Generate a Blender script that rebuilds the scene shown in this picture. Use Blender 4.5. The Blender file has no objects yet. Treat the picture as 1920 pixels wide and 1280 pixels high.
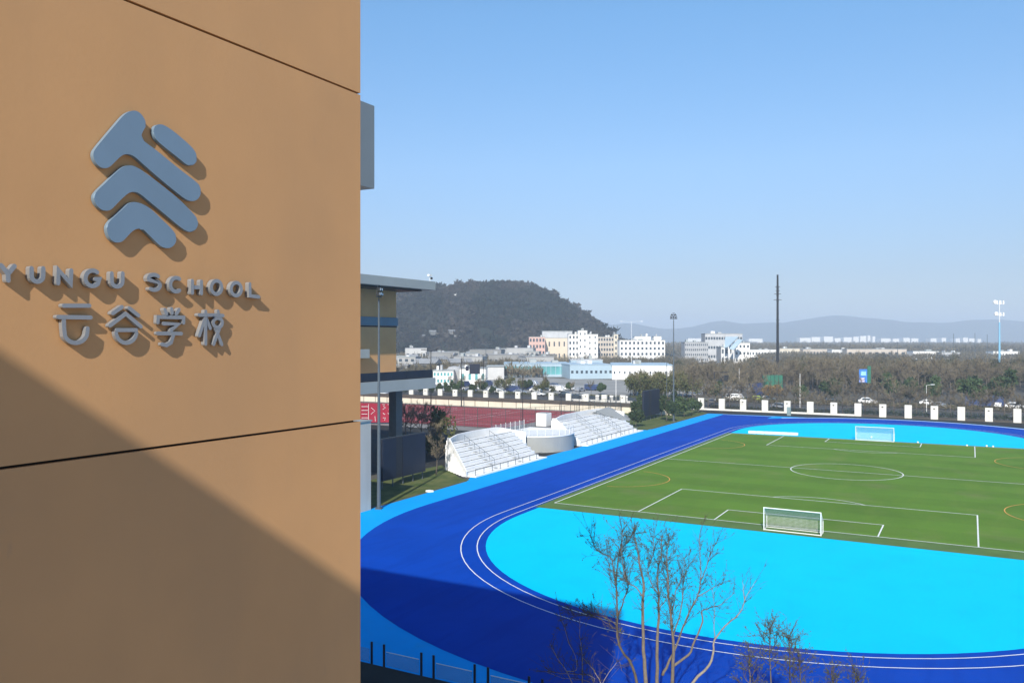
import bpy, bmesh, math, random
import numpy as np
from math import sin, cos, pi, radians
from mathutils import Vector, Matrix

random.seed(7); np.random.seed(7)
SC = bpy.context.scene
COL = SC.collection

# ---------------------------------------------------------------- camera
# world axes: x = across the pitch (to the right), y = along the pitch (away), z = up
F = 1565.0; TH = math.atan(860 / F); S_, C_ = sin(TH), cos(TH)
CX, CY, H = 6.4, 0.0, 18.0
cam_d = bpy.data.cameras.new('camera'); cam = bpy.data.objects.new('camera', cam_d); COL.objects.link(cam)
cam.location = (CX, CY, H); cam.rotation_euler = (radians(90), 0, TH)
cam_d.lens = 36 * F / 1920; cam_d.sensor_width = 36; cam_d.shift_y = -4 / 1920
cam_d.clip_start = 0.1; cam_d.clip_end = 30000
SC.camera = cam
# ---------------------------------------------------------------- sky, sun, exposure
SUN = Vector((1.0, -3.2, 2.2)).normalized()          # towards the sun
w = bpy.data.worlds.new('World'); SC.world = w; w.use_nodes = True
nt = w.node_tree; bg = nt.nodes['Background']
sky = nt.nodes.new('ShaderNodeTexSky'); sky.sky_type = 'NISHITA'; sky.sun_disc = False
sky.sun_elevation = math.asin(SUN.z); sky.sun_rotation = math.atan2(SUN.x, SUN.y)
sky.altitude = 0; sky.air_density = 1.0; sky.dust_density = 0.15; sky.ozone_density = 2.2
tcw = nt.nodes.new('ShaderNodeTexCoord'); sx = nt.nodes.new('ShaderNodeSeparateXYZ'); rmp = nt.nodes.new('ShaderNodeValToRGB'); mlt = nt.nodes.new('ShaderNodeMix')
mlt.data_type = 'RGBA'; mlt.blend_type = 'MULTIPLY'; mlt.inputs['Factor'].default_value = 1.0; mlt.clamp_result = False
e = rmp.color_ramp.elements; e[0].position = 0.0; e[0].color = (0.38, 0.40, 0.49, 1); e[1].position = 0.36; e[1].color = (0.59, 0.86, 0.98, 1)
for pos, c in ((0.075, (0.425, 0.45, 0.54, 1)), (0.20, (0.60, 0.70, 0.79, 1))): q = e.new(pos); q.color = c
nt.links.new(tcw.outputs['Generated'], sx.inputs[0]); nt.links.new(sx.outputs['Z'], rmp.inputs['Fac'])
nt.links.new(sky.outputs[0], mlt.inputs['A']); nt.links.new(rmp.outputs[0], mlt.inputs['B'])
nt.links.new(mlt.outputs['Result'], bg.inputs[0]); bg.inputs[1].default_value = 0.128
sl = bpy.data.lights.new('sun', 'SUN'); so = bpy.data.objects.new('sun', sl); COL.objects.link(so)
sl.energy = 4.7; sl.angle = radians(0.6); sl.color = (1, 0.93, 0.82)
so.rotation_euler = SUN.to_track_quat('Z', 'Y').to_euler()
SC.view_settings.view_transform = 'Standard'; SC.view_settings.look = 'None'
SC.view_settings.exposure = 0.5; SC.view_settings.gamma = 1; SC.view_settings.use_curve_mapping = False
SC.cycles.max_bounces = 6; SC.cycles.volume_bounces = 1; SC.cycles.transparent_max_bounces = 12
HAZE = 3.0e-4

# ---------------------------------------------------------------- measuring: photograph pixel + depth -> place
def P(x, y, d):
    X = (x - 960) / F * d
    return Vector((X * C_ - d * S_ + CX, X * S_ + d * C_, H + (636 - y) / F * d))
def G(x, y, z=0):
    p = P(x, y, F * (H - z) / (y - 636)); p.z = z; return p
def at_n(x, y, n):                                   # point seen at x,y on the upright plane x = n
    xr = (x - 960) / F
    return P(x, y, (n - CX) / (xr * C_ - S_))
RIGHT = Vector((C_, S_, 0)); FWD = Vector((-S_, C_, 0))

# ---------------------------------------------------------------- materials
MATS = {}
def mat(name, col, rough=0.8, var=0.12, scale=1.0, bump=0.0, bscale=None, metal=0.0, spec=0.3, col2=None, detail=5, objrand=0.0, trans=0.0):
    if name in MATS: return MATS[name]
    m = bpy.data.materials.new(name); m.use_nodes = True; t = m.node_tree; b = t.nodes['Principled BSDF']
    b.inputs['Roughness'].default_value = rough; b.inputs['Metallic'].default_value = metal
    b.inputs['Specular IOR Level'].default_value = spec
    tc = t.nodes.new('ShaderNodeTexCoord')
    nz = t.nodes.new('ShaderNodeTexNoise'); nz.inputs['Scale'].default_value = scale; nz.inputs['Detail'].default_value = detail
    nz.inputs['Roughness'].default_value = 0.62
    t.links.new(tc.outputs['Object'], nz.inputs['Vector'])
    cr = t.nodes.new('ShaderNodeValToRGB'); cr.color_ramp.elements[0].position = 0.3; cr.color_ramp.elements[1].position = 0.7
    c = np.array(col, float); c2 = np.array(col2, float) if col2 is not None else c
    lo = np.clip(c * (1 - var), 0, 1) if col2 is None else c; hi = np.clip(c2 * (1 + var), 0, 1) if col2 is None else c2
    cr.color_ramp.elements[0].color = (*lo, 1); cr.color_ramp.elements[1].color = (*hi, 1)
    t.links.new(nz.outputs['Fac'], cr.inputs['Fac'])
    last = cr.outputs['Color']
    if objrand:
        oi = t.nodes.new('ShaderNodeObjectInfo'); hs = t.nodes.new('ShaderNodeHueSaturation')
        mr = t.nodes.new('ShaderNodeMapRange'); mr.inputs['To Min'].default_value = 1 - objrand; mr.inputs['To Max'].default_value = 1 + objrand
        t.links.new(oi.outputs['Random'], mr.inputs['Value']); t.links.new(mr.outputs[0], hs.inputs['Value'])
        t.links.new(last, hs.inputs['Color']); last = hs.outputs['Color']
    t.links.new(last, b.inputs['Base Color'])
    if bump:
        n2 = t.nodes.new('ShaderNodeTexNoise'); n2.inputs['Scale'].default_value = bscale or scale * 10; n2.inputs['Detail'].default_value = 4
        t.links.new(tc.outputs['Object'], n2.inputs['Vector'])
        bp = t.nodes.new('ShaderNodeBump'); bp.inputs['Strength'].default_value = bump; bp.inputs['Distance'].default_value = 0.05
        t.links.new(n2.outputs['Fac'], bp.inputs['Height']); t.links.new(bp.outputs[0], b.inputs['Normal'])
    MATS[name] = m; return m
def mixin(m, col, scale, lo, hi, amount=1.0, stretch=None, seed=0.0):
    """lay a second noise-shaped colour (stain, wear) over a material's base colour"""
    t = m.node_tree; b = t.nodes['Principled BSDF']; src = b.inputs['Base Color'].links[0].from_socket
    tc = t.nodes.new('ShaderNodeTexCoord'); mp = t.nodes.new('ShaderNodeMapping'); mp.inputs['Scale'].default_value = stretch or (1, 1, 1)
    mp.inputs['Location'].default_value = (seed, seed * 2, seed * 3)
    nz = t.nodes.new('ShaderNodeTexNoise'); nz.inputs['Scale'].default_value = scale; nz.inputs['Detail'].default_value = 6
    mr = t.nodes.new('ShaderNodeMapRange'); mr.inputs['From Min'].default_value = lo; mr.inputs['From Max'].default_value = hi
    mr.inputs['To Max'].default_value = amount
    mx = t.nodes.new('ShaderNodeMix'); mx.data_type = 'RGBA'; mx.inputs['B'].default_value = (*col, 1)
    t.links.new(tc.outputs['Object'], mp.inputs['Vector']); t.links.new(mp.outputs[0], nz.inputs['Vector'])
    t.links.new(nz.outputs['Fac'], mr.inputs['Value']); t.links.new(mr.outputs[0], mx.inputs['Factor'])
    t.links.new(src, mx.inputs['A']); t.links.new(mx.outputs['Result'], b.inputs['Base Color'])
    return m

M_wall = mat('ochre_render', (0.54, 0.305, 0.142), 0.9, 0.05, 0.45, 0.025, 22)
mixin(M_wall, (0.48, 0.28, 0.137), 1.3, 0.48, 0.75, 0.6, (1, 1, 0.12))
mixin(M_wall, (0.42, 0.255, 0.135), 0.35, 0.5, 0.72, 0.45, (1, 1, 1), 4)
mixin(M_wall, (0.36, 0.24, 0.15), 9.0, 0.68, 0.78, 0.35, (1, 1, 0.3), 7)
M_groove = mat('groove_dark', (0.03, 0.025, 0.02), 0.9)
M_emblem = mat('blue_grey_enamel', (0.20, 0.29, 0.38), 0.5, 0.04, 2, 0.02, 80, metal=0.3, spec=0.4)
M_letter = mat('brushed_grey_metal', (0.31, 0.325, 0.345), 0.42, 0.06, 3, 0.03, 80, metal=0.4, spec=0.5)
M_panel = mat('grey_metal_panel', (0.42, 0.45, 0.43), 0.5, 0.06, 0.4, metal=0.1)
M_fascia = mat('grey_fascia', (0.32, 0.345, 0.34), 0.6, 0.07, 0.25)
M_wall2 = mat('ochre_render_far', (0.58, 0.33, 0.155), 0.9, 0.06, 0.3)
M_navy = mat('navy_panel', (0.012, 0.018, 0.035), 0.5, 0.25, 0.3)
M_slate = mat('slate_band', (0.11, 0.19, 0.25), 0.5, 0.1, 0.4)
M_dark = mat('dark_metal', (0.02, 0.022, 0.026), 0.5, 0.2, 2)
M_pole = mat('grey_painted_pole', (0.085, 0.105, 0.12), 0.45, 0.1, 2)
M_white = mat('white_paint', (0.80, 0.80, 0.78), 0.6, 0.04, 0.7)
M_offw = mat('white_concrete', (0.86, 0.86, 0.85), 0.8, 0.06, 0.6)
mixin(M_offw, (0.60, 0.60, 0.58), 0.9, 0.56, 0.72, 0.4, (0.3, 1, 1))
M_annex = mixin(mat('pale_concrete', (0.52, 0.50, 0.44), 0.85, 0.05, 0.3, 0.1, 6), (0.42, 0.41, 0.37), 0.5, 0.52, 0.7, 0.5, (1, 1, 0.15))
M_greyc = mat('grey_concrete', (0.31, 0.32, 0.31), 0.8, 0.07, 0.3, 0.1, 6)
mixin(M_greyc, (0.27, 0.28, 0.28), 0.5, 0.52, 0.7, 0.5, (1, 1, 0.15))
M_line = mat('line_paint', (0.78, 0.80, 0.78), 0.7, 0.10, 1.5)
M_orange = mat('orange_line_paint', (0.75, 0.36, 0.08), 0.7, 0.1, 1)
M_track = mat('blue_track_surface', (0.0045, 0.058, 0.40), 0.95, 0.10, 0.12, 0.35, 25, spec=0.02)
mixin(M_track, (0.004, 0.048, 0.35), 0.9, 0.5, 0.62, 0.6, (1.0, 0.12, 1), 3)
M_cyan = mat('cyan_surface', (0.001, 0.55, 0.88), 0.95, 0.03, 0.10, 0.3, 25, spec=0.02)
mixin(M_cyan, (0.001, 0.50, 0.83), 0.35, 0.5, 0.7, 0.5, (1, 1, 1), 5)
M_apron = mat('sky_blue_surface', (0.006, 0.34, 0.82), 0.95, 0.05, 0.15, 0.3, 25, spec=0.02)
mixin(M_apron, (0.02, 0.32, 0.66), 0.8, 0.55, 0.75, 0.5)
mixin(M_cyan, (0.02, 0.42, 0.66), 2.2, 0.66, 0.80, 0.30, (1, 1, 1), 11)
mixin(M_track, (0.012, 0.05, 0.27), 2.6, 0.62, 0.80, 0.45, (1, 1, 1), 13)
M_grass = mat('pitch_grass', (0.10, 0.20, 0.022), 0.95, 0.12, 0.09, 0.5, 12, spec=0.1)
mixin(M_grass, (0.13, 0.215, 0.03), 0.5, 0.48, 0.68, 0.5, (1, 0.25, 1), 2)
mixin(M_grass, (0.085, 0.15, 0.03), 6.0, 0.5, 0.7, 0.5, (1, 1, 1), 9)
mixin(M_grass, (0.16, 0.20, 0.06), 0.16, 0.55, 0.75, 0.6, (1, 1, 1), 21)
def bands(m, width, amount):                    # roll-direction bands of artificial turf, laid across the pitch
    t = m.node_tree; b = t.nodes['Principled BSDF']; src = b.inputs['Base Color'].links[0].from_socket
    tc = t.nodes.new('ShaderNodeTexCoord'); sp = t.nodes.new('ShaderNodeSeparateXYZ'); mm = t.nodes.new('ShaderNodeMath'); mm.operation = 'PINGPONG'; mm.inputs[1].default_value = width
    m2 = t.nodes.new('ShaderNodeMapRange'); m2.inputs['From Min'].default_value = width*.42; m2.inputs['From Max'].default_value = width*.58; m2.inputs['To Min'].default_value = 1-amount; m2.inputs['To Max'].default_value = 1+amount
    hs = t.nodes.new('ShaderNodeHueSaturation'); t.links.new(tc.outputs['Object'], sp.inputs[0]); t.links.new(sp.outputs['Y'], mm.inputs[0]); t.links.new(mm.outputs[0], m2.inputs['Value'])
    t.links.new(m2.outputs[0], hs.inputs['Value']); t.links.new(src, hs.inputs['Color']); t.links.new(hs.outputs['Color'], b.inputs['Base Color'])
bands(M_grass, 4.3, 0.045)
M_grassb = mat('pitch_margin_grass', (0.10, 0.17, 0.05), 0.95, 0.15, 0.4, 0.5, 12, spec=0.1)
M_turf = mat('rough_grass', (0.05, 0.085, 0.022), 0.95, 0.1, 0.5, 0.8, 5, spec=0.1, col2=(0.14, 0.15, 0.055))
M_ground = mat('winter_ground', (0.075, 0.070, 0.058), 0.95, 0.1, 0.03, spec=0.1, col2=(0.13, 0.12, 0.10), detail=8)
M_soil = mat('dark_soil', (0.035, 0.036, 0.035), 0.95, 0.2, 0.5, spec=0.1)
M_asph = mat('asphalt', (0.10, 0.10, 0.098), 0.9, 0.15, 0.2, 0.2, 8, spec=0.2)
M_car_park = mat('pale_worn_concrete', (0.20, 0.20, 0.19), 0.9, 0.2, 0.05, spec=0.1, col2=(0.36, 0.355, 0.34))
M_bounce = mat('warm_bounce_surface', (0.50, 0.40, 0.29), 0.9, 0.1, 0.4, spec=0.1)  # pale warm tone of the added sheet that throws light back up
M_pave = mat('pavement', (0.22, 0.21, 0.20), 0.9, 0.12, 0.3, spec=0.2)
M_red = mat('red_court_surface', (0.27, 0.045, 0.050), 0.85, 0.10, 0.10, spec=0.2)
M_redb = mat('red_hoarding', (0.28, 0.012, 0.035), 0.6, 0.10, 0.3)
M_cream = mat('cream_render', (0.62, 0.56, 0.45), 0.85, 0.10, 0.4)
M_pillar = mat('white_pillar', (0.68, 0.66, 0.60), 0.8, 0.06, 0.8)
mixin(M_pillar, (0.5, 0.47, 0.4), 1.5, 0.55, 0.75, 0.5, (1, 1, 0.4))
M_brown = mat('dark_brown_coping', (0.07, 0.06, 0.05), 0.8, 0.15, 0.3)
M_bark = mat('grey_bark', (0.17, 0.145, 0.12), 0.9, 0.2, 6, 0.5, 30, spec=0.1)
M_barkd = mat('brown_bark', (0.13, 0.11, 0.09), 0.9, 0.2, 2, spec=0.1, objrand=0.2)
M_twd = mat('dark_twigs', (0.07, 0.06, 0.05), 0.9, 0.2, 3, spec=0.1)
M_barkp = mat('pale_bark', (0.27, 0.24, 0.20), 0.9, 0.2, 6, 0.5, 30, spec=0.1)
M_twig = mat('brown_twigs', (0.12, 0.102, 0.068), 0.95, 0.1, 0.5, spec=0.05, col2=(0.24, 0.20, 0.135), objrand=0.25)
M_twigo = mat('olive_twigs', (0.13, 0.12, 0.06), 0.95, 0.1, 0.5, spec=0.05, col2=(0.19, 0.17, 0.085), objrand=0.25)
M_leafd = mat('dark_leaves', (0.022, 0.042, 0.016), 0.8, 0.1, 0.8, spec=0.2, col2=(0.06, 0.09, 0.035), objrand=0.25)
M_leafo = mat('olive_leaves', (0.05, 0.065, 0.02), 0.8, 0.1, 0.8, spec=0.2, col2=(0.12, 0.12, 0.045), objrand=0.2)
M_leafy = mat('orange_leaves', (0.20, 0.11, 0.04), 0.85, 0.1, 0.8, spec=0.1, col2=(0.30, 0.20, 0.07))
M_wood1 = mat('far_woodland', (0.055, 0.053, 0.032), 0.95, 0.1, 0.03, spec=0.02, col2=(0.195, 0.165, 0.11), detail=9)
M_hillf = mat('hill_forest', (0.008, 0.018, 0.014), 0.95, 0.1, 0.016, spec=0.02, col2=(0.034, 0.036, 0.030), detail=9)
M_mount = mat('mountain_forest', (0.03, 0.045, 0.035), 1.0, 0.2, 0.002, spec=0.0)
M_glass = mat('window_glass', (0.05, 0.07, 0.09), 0.15, 0.3, 0.5, spec=0.6)
M_teal = mat('teal_glazing', (0.10, 0.32, 0.34), 0.3, 0.25, 0.15, spec=0.5)
M_roofb = mat('pale_blue_metal_roof', (0.36, 0.47, 0.55), 0.5, 0.10, 0.08)
M_roofg = mat('grey_roof', (0.22, 0.23, 0.24), 0.8, 0.2, 0.3, objrand=0.3)
M_roofp = mat('pale_grey_roof', (0.45, 0.46, 0.47), 0.8, 0.15, 0.3, objrand=0.2)
M_bw = mat('white_facade', (0.82, 0.81, 0.78), 0.8, 0.05, 0.1)
M_bg = mat('grey_facade', (0.50, 0.50, 0.49), 0.85, 0.12, 0.2, objrand=0.25)
M_bbeige = mat('beige_facade', (0.66, 0.57, 0.45), 0.85, 0.06, 0.1)
M_bpink = mat('pink_facade', (0.60, 0.40, 0.34), 0.85, 0.08, 0.1)
M_sand = mat('sand_facade', (0.52, 0.46, 0.39), 0.85, 0.1, 0.1)
M_cw = mat('white_car_paint', (0.78, 0.78, 0.77), 0.25, 0.02, 1, spec=0.5)
M_cb = mat('dark_blue_car_paint', (0.03, 0.05, 0.13), 0.3, 0.1, 1, spec=0.5)
M_ck = mat('black_car_paint', (0.012, 0.012, 0.014), 0.25, 0.1, 1, spec=0.5)
M_cs = mat('silver_car_paint', (0.42, 0.43, 0.45), 0.3, 0.05, 1, metal=0.5)
M_cy = mat('lime_paint', (0.45, 0.55, 0.08), 0.4, 0.1, 1)
M_tyre = mat('tyre_rubber', (0.02, 0.02, 0.02), 0.9)
M_net = mat('net_cord', (0.62, 0.64, 0.62), 0.8)
M_sky = mat('sky_blue_paint', (0.22, 0.48, 0.68), 0.5, 0.05, 1)
M_adb = mat('billboard_blue', (0.05, 0.20, 0.62), 0.5, 0.2, 1.2)
M_green = mat('green_mesh', (0.03, 0.14, 0.09), 0.8, 0.2, 1)
M_lamp = mat('lamp_lens', (0.62, 0.64, 0.66), 0.2)
def glassy(name, col, alpha):
    m = mat(name, col, 0.1, 0.02, 1, spec=0.5); m.node_tree.nodes['Principled BSDF'].inputs['Alpha'].default_value = alpha; return m
M_bal = glassy('balustrade_glass', (0.30, 0.38, 0.45), 0.22)

# ---------------------------------------------------------------- geometry helpers
def tag(o, label=None, cat=None, group=None, kind=None):
    if label: o['label'] = label
    if cat: o['category'] = cat
    if group: o['group'] = group
    if kind: o['kind'] = kind
    return o
def thing(name, label, cat, loc=(0, 0, 0), group=None, rz=0):
    o = bpy.data.objects.new(name, None); COL.objects.link(o); o.location = loc; o.rotation_euler = (0, 0, rz)
    o.empty_display_size = 0.5
    return tag(o, label, cat, group)
class MB:
    def __init__(s): s.v = []; s.f = []
    def add(s, vs, fs):
        b = len(s.v); s.v += [tuple(p) for p in vs]; s.f += [tuple(b + i for i in f) for f in fs]; return s
    def box(s, a, b, rz=0, c=None):
        x0, y0, z0 = a; x1, y1, z1 = b
        vs = [(x0,y0,z0),(x1,y0,z0),(x1,y1,z0),(x0,y1,z0),(x0,y0,z1),(x1,y0,z1),(x1,y1,z1),(x0,y1,z1)]
        if rz:
            c = c or ((x0+x1)/2, (y0+y1)/2)
            vs = [(c[0]+(x-c[0])*cos(rz)-(y-c[1])*sin(rz), c[1]+(x-c[0])*sin(rz)+(y-c[1])*cos(rz), z) for x, y, z in vs]
        return s.add(vs, [(0,3,2,1),(4,5,6,7),(0,1,5,4),(1,2,6,5),(2,3,7,6),(3,0,4,7)])
    def prism(s, poly, z0, z1):
        n = len(poly); vs = [(x, y, z0) for x, y in poly] + [(x, y, z1) for x, y in poly]
        return s.add(vs, [tuple(range(n-1, -1, -1)), tuple(range(n, 2*n))] + [(i, (i+1) % n, n+(i+1) % n, n+i) for i in range(n)])
    def ribbon(s, a, b, z):                      # sheet between two equally long 2d polylines
        n = len(a); vs = [(x, y, z) for x, y in a] + [(x, y, z) for x, y in b]
        return s.add(vs, [(i, i+1, n+i+1, n+i) for i in range(n-1)])
    def tube(s, pts, r, k=6, cap=True):
        pts = [Vector(p) for p in pts]; n = len(pts)
        rs = r if isinstance(r, (list, tuple)) else [r] * n
        base = len(s.v); up = Vector((0, 0, 1)); prev = None
        for i, p in enumerate(pts):
            t = (pts[min(i+1, n-1)] - pts[max(i-1, 0)]).normalized()
            if prev is None:
                a = t.cross(up if abs(t.z) < 0.95 else Vector((1, 0, 0))).normalized()
            else:
                a = (prev - t * prev.dot(t)); a = a.normalized() if a.length > 1e-6 else t.orthogonal().normalized()
            prev = a; b = t.cross(a)
            for j in range(k):
                an = 2*pi*j/k; q = p + (a*cos(an) + b*sin(an)) * rs[i]; s.v.append(tuple(q))
        for i in range(n-1):
            for j in range(k):
                s.f.append((base+i*k+j, base+i*k+(j+1) % k, base+(i+1)*k+(j+1) % k, base+(i+1)*k+j))
        if cap:
            s.f.append(tuple(base+j for j in range(k-1, -1, -1))); s.f.append(tuple(base+(n-1)*k+j for j in range(k)))
        return s
    def quad(s, a, b, c, d): return s.add([a, b, c, d], [(0, 1, 2, 3)])
    def mesh(s, name):
        m = bpy.data.meshes.new(name); m.from_pydata(s.v, [], s.f); m.update(); return m
    def build(s, name, material, parent=None, smooth=False, **kw):
        off = Vector(parent_loc(parent)) if parent is not None else None
        if off is not None and off.length > 0: s.v = [(x-off.x, y-off.y, z-off.z) for x, y, z in s.v]
        m = s.mesh(name); m.materials.append(material)
        if smooth: m.shade_smooth()
        o = bpy.data.objects.new(name, m); COL.objects.link(o)
        if parent is not None: o.parent = parent
        tag(o, **kw); return o
def parent_loc(p):
    l = Vector(p.location)
    while p.parent is not None: p = p.parent; l = l + Vector(p.location)
    return l
def bevel(o, width, seg=2, angle=40):
    m = o.modifiers.new('bevel', 'BEVEL'); m.width = width; m.segments = seg; m.limit_method = 'ANGLE'; m.angle_limit = radians(angle); return o
def copy_thing(src, loc, rz=0, scale=1.0, label=None, group=None):
    r = src.copy(); COL.objects.link(r); r.location = loc; r.rotation_euler = (0, 0, rz)
    r.scale = scale if isinstance(scale, tuple) else (scale,) * 3
    if label: r['label'] = label
    if group: r['group'] = group
    for ch in src.children:
        c = ch.copy(); COL.objects.link(c); c.parent = r
        for g in ch.children:
            d = g.copy(); COL.objects.link(d); d.parent = c
    return r
def np_mesh(name, V, Fc, material, parent=None, **kw):
    m = bpy.data.meshes.new(name); V = np.asarray(V, np.float32); Fc = np.asarray(Fc, np.int32)
    k = Fc.shape[1]
    m.vertices.add(len(V)); m.vertices.foreach_set('co', V.ravel())
    m.loops.add(Fc.size); m.loops.foreach_set('vertex_index', Fc.ravel())
    m.polygons.add(len(Fc)); m.polygons.foreach_set('loop_start', np.arange(0, Fc.size, k, dtype=np.int32))
    m.update(calc_edges=True); m.validate(); m.materials.append(material)
    o = bpy.data.objects.new(name, m); COL.objects.link(o)
    if parent is not None: o.parent = parent
    return tag(o, **kw)

# ================================================================ THE SETTING
bm = MB(); R = 9000
ring = [(R*cos(2*pi*i/64), R*sin(2*pi*i/64), 0) for i in range(64)]
bm.add(ring, [tuple(range(64))]); bm.build('ground', M_ground, kind='structure')

CN = -8.5; U0 = 75.5; U1 = 167.3                       # centre line and the two bend centres of the track
def arc(cy, r, a0, a1, n=48): return [(CN + r*cos(a0+(a1-a0)*i/n), cy + r*sin(a0+(a1-a0)*i/n)) for i in range(n+1)]
def stadium(r, n=48): return arc(U0, r, pi, 2*pi, n) + arc(U1, r, 0, pi, n)
def sheet(name, poly, z, m):
    b = MB(); b.add([(x, y, z) for x, y in poly], [tuple(range(len(poly)))]); return b.build(name, m, kind='structure')
# apron: pale blue strip round the track
apron = [(-52.5, 36.4), (-50.5, 62), (-49.4, 72), (-49.6, 90), (-50.9, 93), (-50.9, 158), (-49.5, 160), (-49.4, 200.6), (-37, 201.2)] + [(x, y) for x, y in arc(U1, 38.4, radians(118), radians(0), 30)] + [(42, 150), (42, 36.4)]
sheet('track_apron', apron, 0.010, M_apron)
sheet('bounce_sheet', [(8.2, -60), (110, -60), (110, 36.2), (-8.8, 36.2), (-8.8, 8), (8.2, 8)], 0.008, M_bounce)  # added ground sheet below the view, bounces warm light onto the sign wall
b = MB(); ro, ri = stadium(37.0), stadium(25.6)
b.ribbon(ro + [ro[0]], ri + [ri[0]], 0.018); b.build('running_track', M_track, kind='structure')
sheet('sprint_straight', [(-45.5, 160), (-34.1, 160), (-34.1, 199.6), (-45.5, 199.6)], 0.022, M_track)
b = MB(); b.ribbon([(-45.7, 199.75), (-33.5, 199.75)], [(-45.7, 200.05), (-33.5, 200.05)], 0.03)
lo = arc(U1, 37.6, radians(128), radians(0), 40); li = arc(U1, 37.0, radians(128), radians(0), 40); b.ribbon(lo, li, 0.03)
b.build('track_edge_line', M_line, kind='structure')
sheet('infield_surface', stadium(25.6), 0.026, M_cyan)
sheet('pitch_margin', [(-34.6, 79.7), (17.6, 79.7), (17.6, 161.0), (-34.6, 161.0)], 0.034, M_grassb)
sheet('grass_pitch', [(-33.75, 82.65), (16.75, 82.65), (16.75, 160.1), (-33.75, 160.1)], 0.040, M_grass)
LW = 0.13
def lines(name, m, segs, z, wd=LW):
    b = MB()
    for k, pl in enumerate(segs):
        pl = [Vector(p) for p in pl]; a, c = [], []
        for i, p in enumerate(pl):
            t = (pl[min(i+1, len(pl)-1)] - pl[max(i-1, 0)]).normalized(); nrm = Vector((-t.y, t.x))
            a.append(p + nrm*wd/2); c.append(p - nrm*wd/2)
        b.ribbon([tuple(q) for q in a], [tuple(q) for q in c], z + 0.0015*k)
    return b.build(name, m, kind='structure')
def circ(cx, cy, r, a0, a1, n=40): return [(cx+r*cos(a0+(a1-a0)*i/n), cy+r*sin(a0+(a1-a0)*i/n)) for i in range(n+1)]
L, Rr, N0, N1 = -33.7, 16.7, 82.7, 160.1; mid = (N0+N1)/2
segs = [[(L, N0), (Rr, N0)], [(L, N1), (Rr, N1)], [(L, N0), (L, N1)], [(Rr, N0), (Rr, N1)], [(L, mid), (Rr, mid)], circ(CN, mid, 7.1, 0, 2*pi, 64)]
for g, s in ((N0, 1), (N1, -1)):
    segs += [[(-24, g), (-24, g+s*15)], [(-24, g+s*15), (7, g+s*15)], [(7, g+s*15), (7, g)], [(-16, g), (-16, g+s*5.4)], [(-16, g+s*5.4), (-1, g+s*5.4)], [(-1, g+s*5.4), (-1, g)]]
    a = math.acos(5.2/7.1); c0 = pi/2 if s > 0 else -pi/2
    segs.append(circ(CN, g+s*9.8, 7.1, c0-a, c0+a, 16))
segs = [s for s in segs]
lines('pitch_marking', M_line, segs, 0.046)
osegs = []
for cy in (101.5, 142.0):
    osegs.append(circ(L, cy, 6.6, radians(-80), radians(80), 24)); osegs.append(circ(Rr, cy, 7.2, radians(100), radians(260), 24))
lines('small_pitch_marking', M_orange, osegs, 0.075, 0.10)
lines('lane_line', M_line, [stadium(27.75) + [stadium(27.75)[0]], stadium(26.35) + [stadium(26.35)[0]]], 0.046, 0.085)
# beyond the track
sheet('grass_verge', [(-56, 68), (-49.8, 72.5), (-49.8, 91), (-52, 92), (-60, 100), (-62, 68)], 0.014, M_turf)
sheet('far_grass_verge', [(-62, 158), (-49.8, 158), (-49.8, 201.6), (-55, 208), (-70, 205)], 0.015, M_turf)
sheet('stand_yard', [(-140, 90), (-51.2, 90), (-51.2, 160), (-66, 145), (-140, 145)], 0.006, M_soil)
sheet('court_surround', [(-175, 140), (-62, 140), (-62, 191.5), (-175, 191.5)], 0.009, M_pave)
sheet('red_court', [(-160, 147), (-76.5, 147), (-77.5, 189), (-160, 189)], 0.016, M_red)
cs = []
for i in range(5):
    x0 = -156 + i*16.0; cs += [[(x0, 152), (x0+13, 152)], [(x0, 184), (x0+13, 184)], [(x0, 152), (x0, 184)], [(x0+13, 152), (x0+13, 184)], [(x0, 168), (x0+13, 168)]]
lines('court_marking', M_line, cs, 0.022, 0.12)
sheet('track_border_soil', [(-62, 200.6), (-36, 201.5)] + arc(U1, 38.5, radians(118), radians(30), 20) + [(30, 209.6), (-62, 209.6)], 0.006, M_soil)
sheet('pavement', [(-260, 213), (90, 213), (90, 218), (-260, 218)], 0.10, M_pave)
sheet('road', [(-320, 218.2), (160, 218.2), (160, 236), (-320, 236)], 0.02, M_asph)
lines('road_marking', M_line, [[(-320+i*9, 227), (-315+i*9, 227)] for i in range(52)], 0.03, 0.2)
sheet('car_park', [(-330, 252.3), (-75, 252.3), (-55, 330), (-330, 380)], 0.025, M_car_park)
sheet('parking_ground', [(-320, 236.5), (160, 236.5), (160, 252), (-320, 252)], 0.02, M_pave)

# ---- far mountains, wooded hill
def ridge(name, D, prof, depth, m, seg=90, rows=10, amp=0.06, seed=1):
    rng = np.random.RandomState(seed); xs = np.linspace(prof[0][0], prof[-1][0], seg)
    ys = np.interp(xs, [p[0] for p in prof], [p[1] for p in prof])
    V = []; nz = np.cumsum(rng.randn(seg)); nz -= np.linspace(nz[0], nz[-1], seg); nz = nz / (abs(nz).max()+1e-6)
    for r in range(rows):
        t = r/(rows-1); prf = sin(pi*t)**0.8
        for i in range(seg):
            top = H + (636-ys[i])/F*D; z = top*prf*(1+amp*nz[i]*(1 if 0 < t < 1 else 0)) + (rng.rand()-.5)*top*0.05*prf
            X = (xs[i]-960)/F*D; q = Vector((CX, CY, 0)) + RIGHT*X + FWD*(D+(t-0.5)*depth)
            V.append((q.x, q.y, z-1.0))
    Fc = [(r*seg+i, r*seg+i+1, (r+1)*seg+i+1, (r+1)*seg+i) for r in range(rows-1) for i in range(seg-1)]
    o = np_mesh(name, V, Fc, m, kind='structure'); o.data.shade_smooth(); return o
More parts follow.
